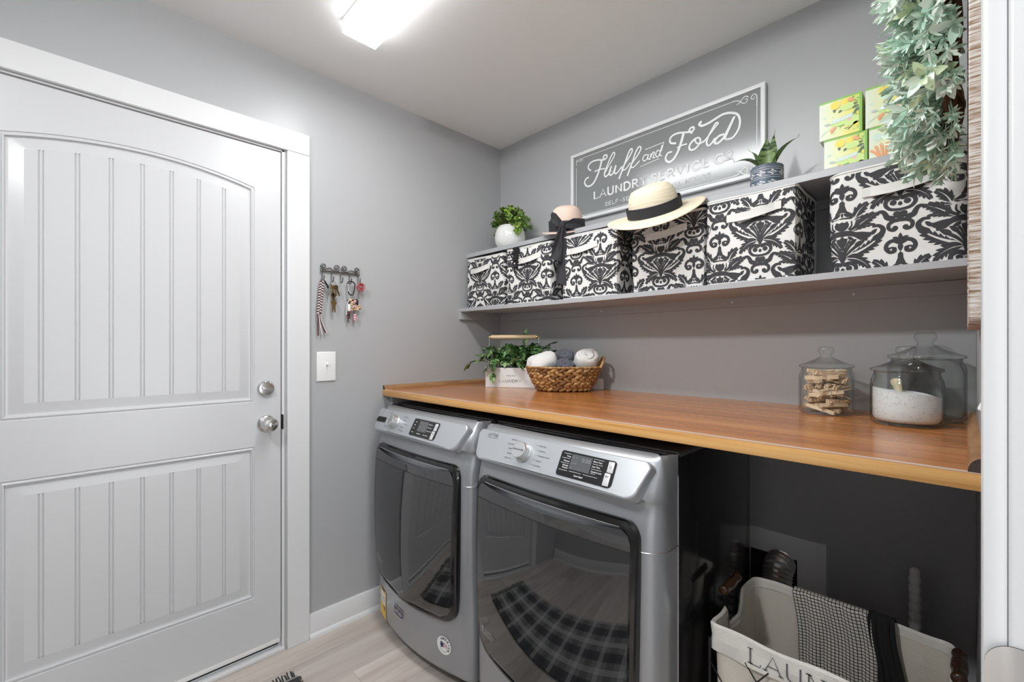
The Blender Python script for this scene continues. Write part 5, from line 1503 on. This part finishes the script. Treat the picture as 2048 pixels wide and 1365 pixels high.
# ------------------------------------------------------------------ glass jars
m_jar = glassmat('clear jar glass', .992, 1.45, (.985,1,.995))
def jar(label, x, y, r, hb, knob, cat='jar'):
    t = thing('glass_jar', label, cat, (x, y, ZT), group='lidded glass jars on the counter')
    w_ = .0035
    o_ = [(0,0),(r*.90,0),(r*.97,.004),(r,.012),(r,hb-.028),(r*.985,hb-.016),(r*.93,hb-.006),(r*.90,hb),(r*.90,hb+.006),(r*.93,hb+.008)]
    i_ = [(r*.90-w_*.3,hb+.008),(r*.87,hb),(r*.90-w_,hb-.008),(r*.955-w_,hb-.018),(r-w_,hb-.03),(r-w_,.018),(r*.9,.009),(0,.008)]
    b = MB(); b.lathe(o_+i_, 0, 56, None, False, False); b.build('jar_body', m_jar, t, smooth=50)
    zl = hb+.0088; q = r/.07
    prof = [(0,zl-.004),(r*.84,zl-.004),(r*.85,zl),(r*.985,zl),(r*1.0,zl+.003),(r*.985,zl+.007),(r*.80,zl+.011*q),(r*.55,zl+.019*q),(r*.32,zl+.027*q),(r*.22,zl+.031*q),(r*.20,zl+.037*q),(r*.22,zl+.040*q),(r*.27,zl+.044*q),(r*.285,zl+.051*q),(r*.265,zl+.058*q),(r*.20,zl+.061*q),(0,zl+.062*q)]
    b = MB(); b.lathe(prof, 0, 48, None, False, False); b.build('lid', m_jar, t, smooth=60)
    return t
jar('glass jar full of wooden clothespins on the counter', -.297, 1.632, .070, .132, 1)
jar('glass jar half full of white powder at the front right of the counter', -.108, 1.546, .0735, .131, 1)
jar('largest and tallest glass jar, empty, in the right corner of the counter', -.078, 1.705, .083, .162, 1)
# powder with specks and a buried scoop handle
def powder_mat():
    m, nt, N, L, bb_ = nodes_of('speckled white powder'); setp(bb_, Roughness=.95)
    tc = N.new('ShaderNodeTexCoord'); vo = N.new('ShaderNodeTexVoronoi'); vo.inputs['Scale'].default_value = 250; L.new(tc.outputs['Object'], vo.inputs['Vector'])
    no = N.new('ShaderNodeTexNoise'); no.inputs['Scale'].default_value = 60; L.new(tc.outputs['Object'], no.inputs['Vector'])
    a = N.new('ShaderNodeMath'); a.operation = 'LESS_THAN'; L.new(vo.outputs['Distance'], a.inputs[0]); a.inputs[1].default_value = .24
    c = N.new('ShaderNodeMath'); c.operation = 'GREATER_THAN'; L.new(no.outputs['Fac'], c.inputs[0]); c.inputs[1].default_value = .52
    d_ = N.new('ShaderNodeMath'); d_.operation = 'MULTIPLY'; L.new(a.outputs[0], d_.inputs[0]); L.new(c.outputs[0], d_.inputs[1])
    mx = N.new('ShaderNodeMix'); mx.data_type = 'RGBA'; L.new(d_.outputs[0], mx.inputs['Factor']); mx.inputs['A'].default_value = (.82,.83,.85,1); mx.inputs['B'].default_value = (.22,.24,.28,1)
    L.new(mx.outputs['Result'], bb_.inputs['Base Color'])
    bp = N.new('ShaderNodeBump'); bp.inputs['Strength'].default_value = .6; bp.inputs['Distance'].default_value = .002; L.new(no.outputs['Fac'], bp.inputs['Height']); L.new(bp.outputs[0], bb_.inputs['Normal'])
    return m
b = MB(); rp = .0685; N_ = 48; vs = []; K = [(0,.010),(rp*.9,.010),(rp,.02),(rp,.045)]
rows = []
for r_, z in K: rows.append([(r_*cos(2*pi*j/N_), r_*sin(2*pi*j/N_), z) for j in range(N_+1)])
for f in (1,.97,.8,.6,.4,.2,0):
    rows.append([(rp*f*cos(2*pi*j/N_), rp*f*sin(2*pi*j/N_), .084-.010*f*cos(2*pi*j/N_-.3)+.003*sin(2*pi*j/N_*3+f*4)*f) for j in range(N_+1)])
b.grid(rows); o = b.build('washing_powder', powder_mat(), None, smooth=60, loc=(-.108,1.546,ZT)); tag(o, 'speckled white washing powder heaped in the front glass jar', 'washing powder', kind='stuff')
sc_ = thing('scoop', 'pale wooden scoop handle poking out of the white powder', 'scoop', (-.120, 1.545, ZT+.078), (radians(-10), radians(-28), radians(-40)))
b = MB(); b.tube([(0,0,-.03),(0,0,.0),(0,0,.020),(0,0,.036),(0,0,.042)], [.007,.0075,.009,.012,.0105], 0, 14); b.build('handle', mat('bleached wood', (.62,.52,.34), .6, var=.2, scale=60), sc_)
# clothespins, one by one
m_pin = [wood('clothespin birch', (.70,.50,.32),(.80,.61,.42),(.86,.69,.50), .55, along=0, freq=30, k=.15), m_steel]
b = MB()
for s_ in (1,-1):
    out = [(-.036,.0012),(-.034,.0045),(-.010,.0062),(.004,.0066),(.012,.0050),(.020,.0058),(.036,.0034),(.036,.0006),(.024,.0010),(.021,.0022),(.018,.0010),(.004,.0012),(-.010,.0030)]
    out = [(x, y*1.0*s_+ (.0006*s_)) for x, y in out]
    b.prism(out if s_ < 0 else out[::-1], -.0046, .0046, 0)
b.tube([(.002+.0022*cos(q), .0068*sin(q*.5)*0+.0022*sin(q), -.0052+.0104*q/18.8) for q in [i*.5 for i in range(38)]], .0008, 1, 4)
b.tube([(.002,.0022,.0052),(.011,.0078,.0052),(.011,.0080,-.002)], .0008, 1, 4); b.tube([(.002,-.0022,-.0052),(.011,-.0078,-.0052),(.011,-.0080,.002)], .0008, 1, 4)
pin = fixn(b.build('clothespin', m_pin, None, smooth=0))
tag(pin, 'wooden spring clothespin in the left glass jar', 'clothespin', 'clothespins in the left glass jar')
rnd = random.Random(8); k = 0
for lay in range(10):
    base = lay*0.75+rnd.uniform(-.3,.3); z = .0155+.0120*lay
    for q in (-.0350,-.0175,0,.0175,.0350):
        if rnd.random() < .06: continue
        o = pin if k == 0 else pin.copy()
        if k: COL.objects.link(o)
        k += 1
        az = base+rnd.uniform(-.30,.30)+(pi if rnd.random() < .5 else 0); sl = rnd.uniform(-.003,.003)
        o.location = (-.297-q*sin(base)+sl*cos(base), 1.632+q*cos(base)+sl*sin(base), ZT+z)
        o.scale = (1.2,)*3; o.rotation_euler = Euler((rnd.uniform(-.5,.5)+(pi/2 if k % 4 == 0 else 0), rnd.uniform(-.20,.20), az), 'XYZ')

# ------------------------------------------------------------------ laundry hamper
hp_ = thing('laundry_hamper', 'cream linen laundry hamper on a black wire frame under the counter', 'hamper', (-.229, 1.279, 0))
HX, HY, HH = .213, .160, .545
m_lin = mat('cream linen', (.66,.61,.53), .9, var=.06, scale=9, bump=.6, bscale=700, stretch=(1,1,.3))
m_cuff = mat('washed white linen cuff', (.74,.71,.66), .9, var=.05, scale=14, bump=.7, bscale=500)
m_wire = mat('black wire', (.02,.02,.02), .4, .6)
def rrect(hx, hy, r, n=6):
    P = []
    for cx_, cy_, a0 in ((hx-r,hy-r,0),(-hx+r,hy-r,90),(-hx+r,-hy+r,180),(hx-r,-hy+r,270)): P += [(cx_+r*cos(radians(a0+90*i/n)), cy_+r*sin(radians(a0+90*i/n))) for i in range(n+1)]
    return P
def fine(P, n=160):
    L_ = [(Vector(P[(i+1) % len(P)])-Vector(P[i])).length for i in range(len(P))]; T_ = sum(L_); out = []
    for k in range(n):
        s_ = T_*k/n
        for i, l in enumerate(L_):
            if s_ <= l: a = Vector(P[i]); c = Vector(P[(i+1) % len(P)]); out.append(a+(c-a)*(s_/l if l else 0)); break
            s_ -= l
    return out
def hand_dip(x, y): # cut-outs for the grips on the short sides
    return abs(x) > HX-.03 and abs(y) < .052
N_ = 200
def hring(hx, hy, z, wob=0., ph=0., r=.02, dip=False):
    P = fine(rrect(hx, hy, r), N_); o = []
    for i, p in enumerate(P):
        k = 1+wob*sin(i*.35+ph)*.01
        zz = z
        if dip and abs(p.x) > hx-.02 and abs(p.y) < .058: zz = z-.062*max(0, 1-(p.y/.058)**4)
        o.append((p.x*k, p.y*k, zz+ (.0025*sin(i*.22+ph) if z > .5 else 0)))
    return o
def loft(b, rings, mi=0, flip=False):
    n_ = len(rings[0])
    for r0, r1 in zip(rings, rings[1:]):
        f = [(i, (i+1) % n_, n_+(i+1) % n_, n_+i) for i in range(n_)]
        b.add(list(r0)+list(r1), [q[::-1] for q in f] if flip else f, mi)
b = MB()
loft(b, [hring(HX-.014, HY-.014, .03, 1, 0), hring(HX-.008, HY-.008, .25, 2, 1), hring(HX-.006, HY-.006, HH-.07, 1.5, 2), hring(HX-.003, HY-.003, HH-.004, 1, 3, dip=True)])
b.add(hring(HX-.014, HY-.014, .03), [tuple(range(N_))[::-1]])
loft(b, [hring(HX-.0045, HY-.0045, HH-.004, 1, 3, dip=True), hring(HX-.008, HY-.008, HH-.07, 1.5, 2), hring(HX-.011, HY-.011, .25, 2, 1), hring(HX-.018, HY-.018, .034, 1, 0)])
b.add(hring(HX-.018, HY-.018, .034), [tuple(range(N_))])
b.build('liner', m_lin, hp_, smooth=70)
b = MB()
loft(b, [hring(HX+.003, HY+.003, HH-.062, 1.6, 5), hring(HX+.0035, HY+.0035, HH-.03, 1.2, 1, dip=True), hring(HX+.003, HY+.003, HH-.003, .8, 3, dip=True), hring(HX, HY, HH+.003, .8, 3, dip=True), hring(HX-.006, HY-.006, HH-.002, .8, 3, dip=True), hring(HX-.007, HY-.007, HH-.02, .8, 3, dip=True)])
b.build('cuff', m_cuff, hp_, smooth=70)
g = letters('LAUNDRY', -.122, .146, HH-.050, .036, .085, True, 0, .06)
b = MB(); g.to(b, lambda x, z: (x, -HY-.0062, z)); b.build('label_text', mat('charcoal fabric print', (.10,.10,.11), .8), hp_, smooth=0)
b = MB(); e = .006; c4 = [(sx*(HX+.001), sy*(HY+.001)) for sx, sy in ((-1,-1),(1,-1),(1,1),(-1,1))]
for x, y in c4: b.tube([(x,y,.004),(x,y,HH-.035)], .0038, n=8)
for z in (.012,): b.tube([(x,y,z) for x, y in c4], .0035, n=8, closed=True)
b.build('wire_frame', m_wire, hp_)
b = MB()
for y in (-HY-.004, HY+.004):
    for k in range(-4, 5):
        for sg in (-1, 1):
            # diagonals of the lattice clipped to the panel
            x0 = k*.1065; pts = []
            for z in (.012, HH-.055):
                pts.append((x0+sg*(z-.012)*.72, z))
            (xa,za),(xb,zb) = pts
            t0, t1 = 0., 1.
            for lim, s_ in ((HX,1),(-HX,-1)):
                fa, fb = (xa-lim)*s_, (xb-lim)*s_
                if fa > 0 and fb > 0: t0, t1 = 1, 0
                elif fa > 0: t0 = max(t0, fa/(fa-fb))
                elif fb > 0: t1 = min(t1, fa/(fa-fb))
            if t1-t0 > .03: b.tube([(xa+(xb-xa)*t0, y, za+(zb-za)*t0), (xa+(xb-xa)*t1, y, za+(zb-za)*t1)], .0016, n=6)
b.build('wire_lattice', m_wire, hp_)
m_spool = wood('dark turned wood', (.018,.009,.006),(.045,.02,.011),(.09,.042,.022), .25, along=1, freq=22, k=.2)
for sx in (-1,1):
    X = sx*(HX+.004)
    for y in (-.048,.048): b = MB(); b.tube([(X,y,HH-.075),(X,y*.98,HH-.02),(X+sx*.004,y*.96,HH+.034)], .0026, n=8); w = b.build('handle_wire', m_wire, hp_)
    b = MB(); pr = [(.0,-.055),(.0085,-.055),(.0125,-.051),(.0125,-.045),(.0112,-.043),(.0122,-.015),(.0132,-.012),(.0122,-.009),(.0132,-.006),(.0132,.006),(.0122,.009),(.0132,.012),(.0122,.015),(.0112,.043),(.0125,.045),(.0125,.051),(.0085,.055),(0,.055)]
    b.lathe(pr, 0, 24, TR(X+sx*.004,0,HH+.034) @ rotm(pi/2,0,0), False, False); b.build('grip', m_spool, hp_, smooth=50)
    b = MB(); b.box((X-sx*.004, 0, HH-.075), (.006,.11,.012)); b.build('side_bar', m_wire, hp_)

# cloths hung over the back rim of the hamper
def check_mat():
    m, nt, N, L, bb_ = nodes_of('black grid on white cotton'); setp(bb_, Roughness=.9)
    tc = N.new('ShaderNodeTexCoord'); sp_ = N.new('ShaderNodeSeparateXYZ'); L.new(tc.outputs['UV'], sp_.inputs[0])
    def M(op, a, c):
        q = N.new('ShaderNodeMath'); q.operation = op
        for i, v in enumerate((a, c)):
            if isinstance(v, (int,float)): q.inputs[i].default_value = v
            else: L.new(v, q.inputs[i])
        return q.outputs[0]
    fx = M('FRACT', sp_.outputs[0], 0); fy = M('FRACT', sp_.outputs[1], 0)
    k = M('MAXIMUM', M('LESS_THAN', fx, .20), M('LESS_THAN', fy, .24))
    mx = N.new('ShaderNodeMix'); mx.data_type = 'RGBA'; L.new(k, mx.inputs['Factor']); mx.inputs['A'].default_value = (.66,.63,.57,1); mx.inputs['B'].default_value = (.012,.012,.014,1)
    L.new(mx.outputs['Result'], bb_.inputs['Base Color']); return m
def drape(name, label, cat, m, x0, x1, l_in, l_out, cell, gap, seed, skew=0.):
    rnd = random.Random(seed); ph = [rnd.uniform(0,6) for _ in range(4)]
    nu, nv = 30, 36; tot = l_in+l_out; vs = []; uv = []
    yr = 1.279+HY
    for i in range(nv+1):
        s_ = -l_out+tot*i/nv
        for j in range(nu+1):
            u = j/nu
            w_ = .003*sin(u*9+ph[0]+s_*12)+.0025*sin(u*17+ph[1])
            x = x0+(x1-x0)*u + (skew*s_ if s_ > 0 else 0) + .003*sin(s_*30+ph[2])
            if s_ < 0: y = yr+.006+gap+abs(w_)*.5; z = HH+.008+gap+s_
            elif s_ < .018: y = yr+.006-s_*1.0; z = HH+.0085+gap
            else: y = yr-.016-gap-abs(w_)*1.6-.05*(s_-.018)*1.; z = HH+.0085+gap-(s_-.018)
            vs.append((x, y, z)); uv.append(((x1-x0)*u/cell, s_/cell))
    fs = []
    for i in range(nv):
        for j in range(nu): a = i*(nu+1)+j; fs.append((a, a+1, a+nu+2, a+nu+1))
    me = bpy.data.meshes.new(name); c = Vector(((x0+x1)/2, yr, HH)); me.from_pydata([tuple(Vector(v)-c) for v in vs], [], fs); me.materials.append(m)
    l = me.uv_layers.new(name='weave')
    for lp in me.loops: l.data[lp.index].uv = uv[lp.vertex_index]
    me.polygons.foreach_set('use_smooth', [True]*len(me.polygons))
    o = bpy.data.objects.new(name, me); COL.objects.link(o); o.location = c
    sm = o.modifiers.new('thick', 'SOLIDIFY'); sm.thickness = .002; sm.offset = 0
    tag(o, label, cat); return o
drape('dish_cloth', 'black and white grid cloth hanging inside the hamper over its back rim', 'cloth', check_mat(), -.334, -.166, .225, .05, .0080, .001, 5, .10)
drape('dish_cloth', 'plain black cloth hanging over the hamper rim beside the grid cloth', 'cloth', mat('black jersey', (.012,.012,.013), .95), -.172, -.121, .262, .05, .01, .0035, 6, .12)

# stick with ringed grip behind the hamper
sk = thing('broom_handle', 'white stick with a ringed grip standing behind the laundry hamper', 'broom', (-.100, 1.70, 0))
b = MB(); pr = [(0,0),(.03,0),(.03,.06),(.011,.075),(.010,.42)]
for i in range(6): z = .43+.025*i; pr += [(.0128,z),(.0142,z+.007),(.0142,z+.015),(.0118,z+.0235)]
pr += [(.0125,.586),(.0115,.594),(.006,.600),(0,.601)]
b.lathe(pr, 0, 20, None, False, False); b.build('stick', mat('off white plastic', (.84,.84,.82), .5), sk, smooth=50)
# ------------------------------------------------------------------ hook rack with keys on the left wall
# local frame: x along the wall (towards the back wall), y out of the wall, z up
def wallthing(name, label, cat, y, z, **k): return thing(name, label, cat, (XL, y, z), (0,0,radians(90)), **k)
# rotated 90 deg: local x -> world +Y, local -y -> world +X (into the room)
kr = wallthing('key_rack', 'wrought iron key rack with scrolls and five hooks beside the entry door', 'key rack', .826, 1.556)
b = MB(); b.tube([(-.088,-.008,0),(.088,-.008,0)], .0032, n=8); b.build('bar', m_iron, kr)
def spiral(cx_, cz, r0, a0, turns, sgn, n=26):
    return [(cx_+r0*(1-.72*i/n)*cos(a0+sgn*2*pi*turns*i/n), -.008, cz+r0*(1-.72*i/n)*sin(a0+sgn*2*pi*turns*i/n)) for i in range(n+1)]
for sx in (-1,1):
    s1 = spiral(sx*.074, .019, .0135, radians(-90), 1.35, sx); s2 = spiral(sx*.018, .019, .0145, radians(-90), 1.35, -sx)
    b = MB(); b.tube(list(reversed(s1)) + spline([(sx*.074,-.008,.0055),(sx*.058,-.008,.011),(sx*.046,-.008,.014),(sx*.034,-.008,.007),(sx*.018,-.008,.0045)], 5) + s2, .0024, n=7)
    b.build('scroll', m_iron, kr)
HK = [-.080,-.040,.000,.040,.080]
for x in HK:
    b = MB(); b.tube(spline([(x,-.008,0),(x,-.008,-.034),(x,-.011,-.043),(x,-.020,-.046),(x,-.029,-.038),(x,-.031,-.028)], 5), .0021, n=7); b.ball((x,-.031,-.027), .0032); b.build('hook', m_iron, kr)
for x in (-.082,.082):
    b = MB(); b.ball((x,-.010,-.001), (.0055,.004,.0055)); b.build('screw_head', m_iron, kr)
def hk(i): return .826+HK[i]
# braided lanyard on the first hook
m_mar, m_wht = mat('maroon cord', (.10,.022,.032), .8), mat('white cord', (.74,.72,.70), .8)
ly = wallthing('lanyard', 'maroon and white braided lanyard hanging on the first hook', 'lanyard', hk(0)-.006, 1.510)
b = MB(); rnd = random.Random(2)
for i in range(24):
    z = -.004-.0058*i; bend_ = -.0005*i
    for s_, mi in ((-1,(i % 2)),(1,1-(i % 2))):
        b.ball((s_*.0048+bend_, -.021, z), (.0068,.0062,.0036), mi, 8, 5, None, Matrix.Rotation(radians(35*s_), 3, 'Y'))
b.build('braid', [m_mar, m_wht], ly, smooth=180)
for x0, x1, L_, m in ((-.006,-.012,.092,m_mar),(-.002,.004,.086,m_wht),(.003,.018,.078,m_mar),(.004,.026,.080,m_wht)):
    b = MB(); b.tube(spline([(x0-.011,-.021,-.142),(x0-.009,-.021,-.165),((x0+x1)/2-.006,-.018,-.195),(x1,-.012,-.142-L_)], 6), .0026, n=7); b.build('tail_cord', m, ly)
b = MB(); b.tube([(.010,-.02,.002),(.022,-.022,-.018),(.026,-.022,-.030)], .004, n=8); b.build('clip', m_black, ly)
b = MB(); b.tube([(.002,-.022,.012),(-.006,-.024,.004),(0,-.024,-.004)], .0016, n=6); b.build('loop', m_iron, ly)
# brass keys on the second hook
def key(name, parent, M_, m):
    b = MB(); out = [(0,.010),(.007,.007),(.010,0),(.007,-.008),(.0035,-.011),(.0035,-.030),(.0015,-.033),(.0025,-.036),(.001,-.040),(-.001,-.042),(-.0032,-.040),(-.0032,-.011),(-.007,-.008),(-.010,0),(-.007,.007)]
    b.prism(out, -.001, .001, 0, M_ @ frame((0,0,0),(1,0,0),(0,0,1),(0,-1,0))); return fixn(b.build(name, m, parent, smooth=0))
m_brass = mat('worn brass', (.36,.24,.10), .32, 1.); m_dbr = mat('dark bronze', (.14,.10,.06), .4, 1.)
ks = wallthing('key_bunch', 'bunch of brass coloured keys hanging on the second hook', 'keys', hk(1), 1.512)
b = MB(); b.tube([(.010*cos(q), -.026+.002*sin(q*2), -.008+.010*sin(q)) for q in [2*pi*i/24 for i in range(24)]], .0013, n=6, closed=True); b.build('ring', m_steel, ks)
for i, (dx, dz, rr, m) in enumerate(((-.009,-.022,.18,m_chrome),(.0,-.024,-.05,m_brass),(.006,-.022,-.22,m_brass),(.012,-.024,-.38,m_dbr),(.004,-.062,.05,m_brass),(.002,-.060,-.2,m_dbr),(0,-.092,.04,m_brass),(.004,-.094,-.1,m_brass))):
    key('key', ks, TR(dx, -.020-.0026*(i % 4), dz) @ rotm(0, rr, 0), m)
b = MB(); b.tube([(.002+.009*cos(q), -.024, -.088+.009*sin(q)) for q in [2*pi*i/20 for i in range(20)]], .0012, n=6, closed=True); b.build('ring', m_steel, ks)
# carabiner with charms on the fourth hook
cb = wallthing('carabiner', 'black carabiner strung with beads, keys and leopard charms on the fourth hook', 'carabiner', hk(3), 1.516)
b = MB(); pts = spline([(0,-.024,.004),(.014,-.026,-.002),(.017,-.026,-.016),(.012,-.025,-.048),(.003,-.024,-.057),(-.008,-.024,-.052),(-.013,-.024,-.036),(-.016,-.024,-.012),(-.012,-.024,.0)], 5, True)
b.tube(pts, .0028, n=8, closed=True); b.build('body', m_black, cb)
b = MB(); b.tube([(-.016,-.027,-.010),(-.0125,-.027,-.042)], .0026, n=8); b.build('gate', m_steel, cb)
b = MB(); b.tube([(.006+.011*cos(q), -.026+.003*sin(q), -.064+.011*sin(q)) for q in [2*pi*i/24 for i in range(24)]], .0013, n=6, closed=True); b.build('ring', m_steel, cb)
m_bead, m_pink, m_leo = mat('maroon bead', (.13,.03,.025), .3), mat('pink bead', (.74,.38,.45), .35), mat('leopard charm', (.70,.48,.28), .5)
def leo():
    m, nt, N, L, bb_ = nodes_of('leopard spots'); setp(bb_, Roughness=.5)
    tc = N.new('ShaderNodeTexCoord'); vo = N.new('ShaderNodeTexNoise'); vo.inputs['Scale'].default_value = 170; L.new(tc.outputs['Object'], vo.inputs['Vector'])
    r = ramp(N, [(.40,(.02,.014,.010)),(.46,(.66,.46,.28)),(.8,(.78,.58,.38))]); L.new(vo.outputs['Fac'], r.inputs[0]); L.new(r.outputs[0], bb_.inputs['Base Color']); return m
m_leo = leo()
b = MB(); b.tube([(-.004,-.024,-.066),(-.010,-.022,-.09),(-.008,-.020,-.152),(-.009,-.018,-.165)], .0012, n=5); b.tube([(-.009,-.018,-.16),(-.012,-.016,-.178)], .0016, n=5); b.tube([(-.009,-.018,-.16),(-.004,-.016,-.182)], .0016, n=5); b.build('cord', m_black, cb)
for z, r_, m in ((-.082,.007,m_bead),(-.092,.0065,m_black),(-.135,.0075,m_bead),(-.147,.007,m_black),(-.157,.0072,m_bead)):
    b = MB(); b.ball((-.009,-.021,z), (r_,r_,r_*.85), 0, 14, 8); b.build('bead', m, cb)
b = MB(); b.box((-.0085,-.022,-.113), (.0125,.0115,.032), r=.002); b.build('letter_bead', m_ivory, cb)
b = MB(); b.tube([(-.004,-.026,-.07),(-.020,-.027,-.10),(-.021,-.026,-.145)], .0028, n=8); b.build('pale_strap', mat('pale grey strap', (.5,.5,.48), .6), cb)
for z, r_ in ((-.084,.0075),(-.108,.0075),(-.146,.0065),(-.157,.0072),(-.1665,.0062)):
    b = MB(); b.ball((.019,-.023,z), r_, 0, 14, 8); b.build('bead', m_pink, cb)
b = MB(); b.tube([(.008,-.024,-.07),(.019,-.023,-.082),(.018,-.022,-.175)], .0012, n=5); b.build('cord', m_black, cb)
for p, d_, a in (((.003,-.030,-.088),(.018,.003,.030),.2),((.004,-.029,-.112),(.014,.003,.03),-.3),((.030,-.027,-.113),(.016,.003,.036),-.75)):
    b = MB(); b.box((0,0,0), d_, r=.0012, seg=1, M=TR(*p) @ rotm(0, -a, 0)); b.build('charm', m_leo, cb)
key('key', cb, TR(.012,-.022,-.078) @ rotm(0,-.35,0), m_chrome); key('key', cb, TR(.028,-.016,-.082) @ rotm(0,-.5,0), m_black)
# red round charm on the last hook
m_redp = mat('red enamel', (.42,.03,.035), .2)
rd = wallthing('key_charm', 'round red and silver disc charm on the last hook', 'charm', hk(4)+.004, 1.497)
Md_ = frame((0,-.026,0),(1,0,0),(0,0,1),(0,-1,0))
b = MB(); b.lathe([(0,0),(.0195,0),(.0205,.003),(.0195,.007),(.0165,.008),(.0155,.0065),(0,.0065)], 0, 36, Md_, False, False); b.build('disc', m_redp, rd, smooth=40)
b = MB()
for r_ in (.012,.0172): b.tube([Md_ @ Vector((r_*cos(q), r_*sin(q), .0078)) for q in [2*pi*i/36 for i in range(36)]], .0011, n=5, closed=True)
b.lathe([(.0055,.0065),(.0055,.010),(.004,.0115),(0,.0115)], 0, 20, Md_, False, False); b.build('silver_trim', m_steel, rd)
b = MB(); b.tube([(0,-.024,.018),(-.003,-.026,.030),(.0,-.028,.040)], .0014, n=6); b.build('loop', m_iron, rd)

# ------------------------------------------------------------------ distressed board and wreath on the right wall
def distressed():
    m, nt, N, L, bb_ = nodes_of('distressed whitewashed wood'); setp(bb_, Roughness=.8)
    tc = N.new('ShaderNodeTexCoord'); mp = N.new('ShaderNodeMapping'); mp.inputs['Scale'].default_value = (7,7,120); L.new(tc.outputs['Object'], mp.inputs[0])
    no = N.new('ShaderNodeTexNoise'); no.inputs['Scale'].default_value = 3.2; no.inputs['Detail'].default_value = 8; no.inputs['Roughness'].default_value = .7; L.new(mp.outputs[0], no.inputs['Vector'])
    r = ramp(N, [(.34,(.16,.08,.04)),(.44,(.34,.22,.14)),(.51,(.62,.54,.47)),(.60,(.78,.75,.71))]); L.new(no.outputs['Fac'], r.inputs[0]); L.new(r.outputs[0], bb_.inputs['Base Color']); return m
BY0, BY1, BZ0, BZ1 = .86, 1.40, 1.266, 2.10
wb = thing('wooden_board', 'distressed whitewashed wooden frame hanging on the right wall behind the wreath', 'wall frame', (XR, (BY0+BY1)/2, BZ0))
m_dis = distressed(); BH = BZ1-BZ0; BW = BY1-BY0
b = MB()
for y in (-BW/2+.02, BW/2-.02): b.box((-.009, y, BH/2), (.018,.04,BH), r=.0012, seg=1)
for z in (.02, BH-.02): b.box((-.009, 0, z), (.0178,BW-.08,.04), r=.0012, seg=1)
b.build('frame', m_dis, wb)
b = MB()
for i in range(5): b.box((-.003, -BW/2+.04+(BW-.08)*(i+.5)/5, BH/2), (.005,(BW-.08)/5-.003,BH-.08))
b.build('back_planks', m_dis, wb)
wy, wz, wr = 1.150, 1.828, .205
wt = thing('wreath', 'pale green lambs ear wreath on a brown vine ring on the right wall', 'wreath', (XR-.012, wy, wz))
m_vine = mat('brown vine twigs', (.12,.06,.03), .8, var=.4, scale=90)
b = MB(); rnd = random.Random(31)
for k in range(26):
    ph = rnd.uniform(0,6.28); a1, a2 = rnd.uniform(-.028,.028), rnd.uniform(-.018,.014); w_ = rnd.uniform(2,5)
    pts = []
    for i in range(60):
        q = 2*pi*i/60; rr_ = wr+a1*cos(w_//1*q*1.0+ph)+.006*sin(q*7+ph); pts.append((-.030+a2*sin(w_//1*q+ph)-.003*cos(q*5+ph), rr_*cos(q), rr_*sin(q)))
    b.tube(pts, rnd.uniform(.0016,.0034), 0, 5, closed=True)
b.build('vine_ring', m_vine, wt)
m_we = [mat('pale sage leaf', (.74,.88,.76), .7), mat('mint leaf', (.58,.79,.66), .65), mat('frosted leaf', (.80,.88,.79), .75), mat('deep sage leaf', (.40,.62,.48), .65), mat('yellow sage leaf', (.66,.78,.52), .7)]
b = MB()
NCL = 1150
for k in range(NCL):
    q = rnd.uniform(0, 2*pi); tube_ang = rnd.uniform(-1.35, 1.75); rad = rnd.uniform(.030,.072)
    # direction outward from the ring tube, mostly into the room (-x) and outwards
    out = Vector((-cos(tube_ang), sin(tube_ang)*cos(q), sin(tube_ang)*sin(q)))
    c = Vector((-.030, wr*cos(q), wr*sin(q)))
    tang = Vector((0,-sin(q),cos(q)))
    tip = c+out*rad+tang*rnd.uniform(-.025,.025)
    if tip.x > -.012: tip.x = -.012
    d_ = (out+tang*rnd.uniform(-.5,.5)+Vector((0,0,-.15))).normalized()
    b.tube([c, tip], .0011, 3, 4, False)
    big = rnd.random() < .22
    nl = 7 if big else 9; L0 = rnd.uniform(.024,.034) if big else rnd.uniform(.015,.024)
    tone = rnd.choices((0,1,2,4), (4,3,3,1))[0]
    for j in range(nl):
        a = 2*pi*j/nl+rnd.uniform(-.3,.3); side = d_.orthogonal(); side.rotate(Matrix.Rotation(a, 3, d_))
        sp_ = rnd.uniform(.5,1.25) if j % 2 else rnd.uniform(.15,.6)
        dirn = d_+side*sp_
        mi = tone if rnd.random() < .65 else rnd.choice((0,1,2,3))
        base_ = tip-d_*(.010 if j % 2 else 0)
        end = base_+dirn.normalized()*L0
        if end.x > -.006: continue
        leafmesh(b, base_, dirn, L0*rnd.uniform(.8,1.15), L0*(.42 if big else .24), d_, mi, .25, curl=-.15)
b.build('leaves', m_we, wt, smooth=60)
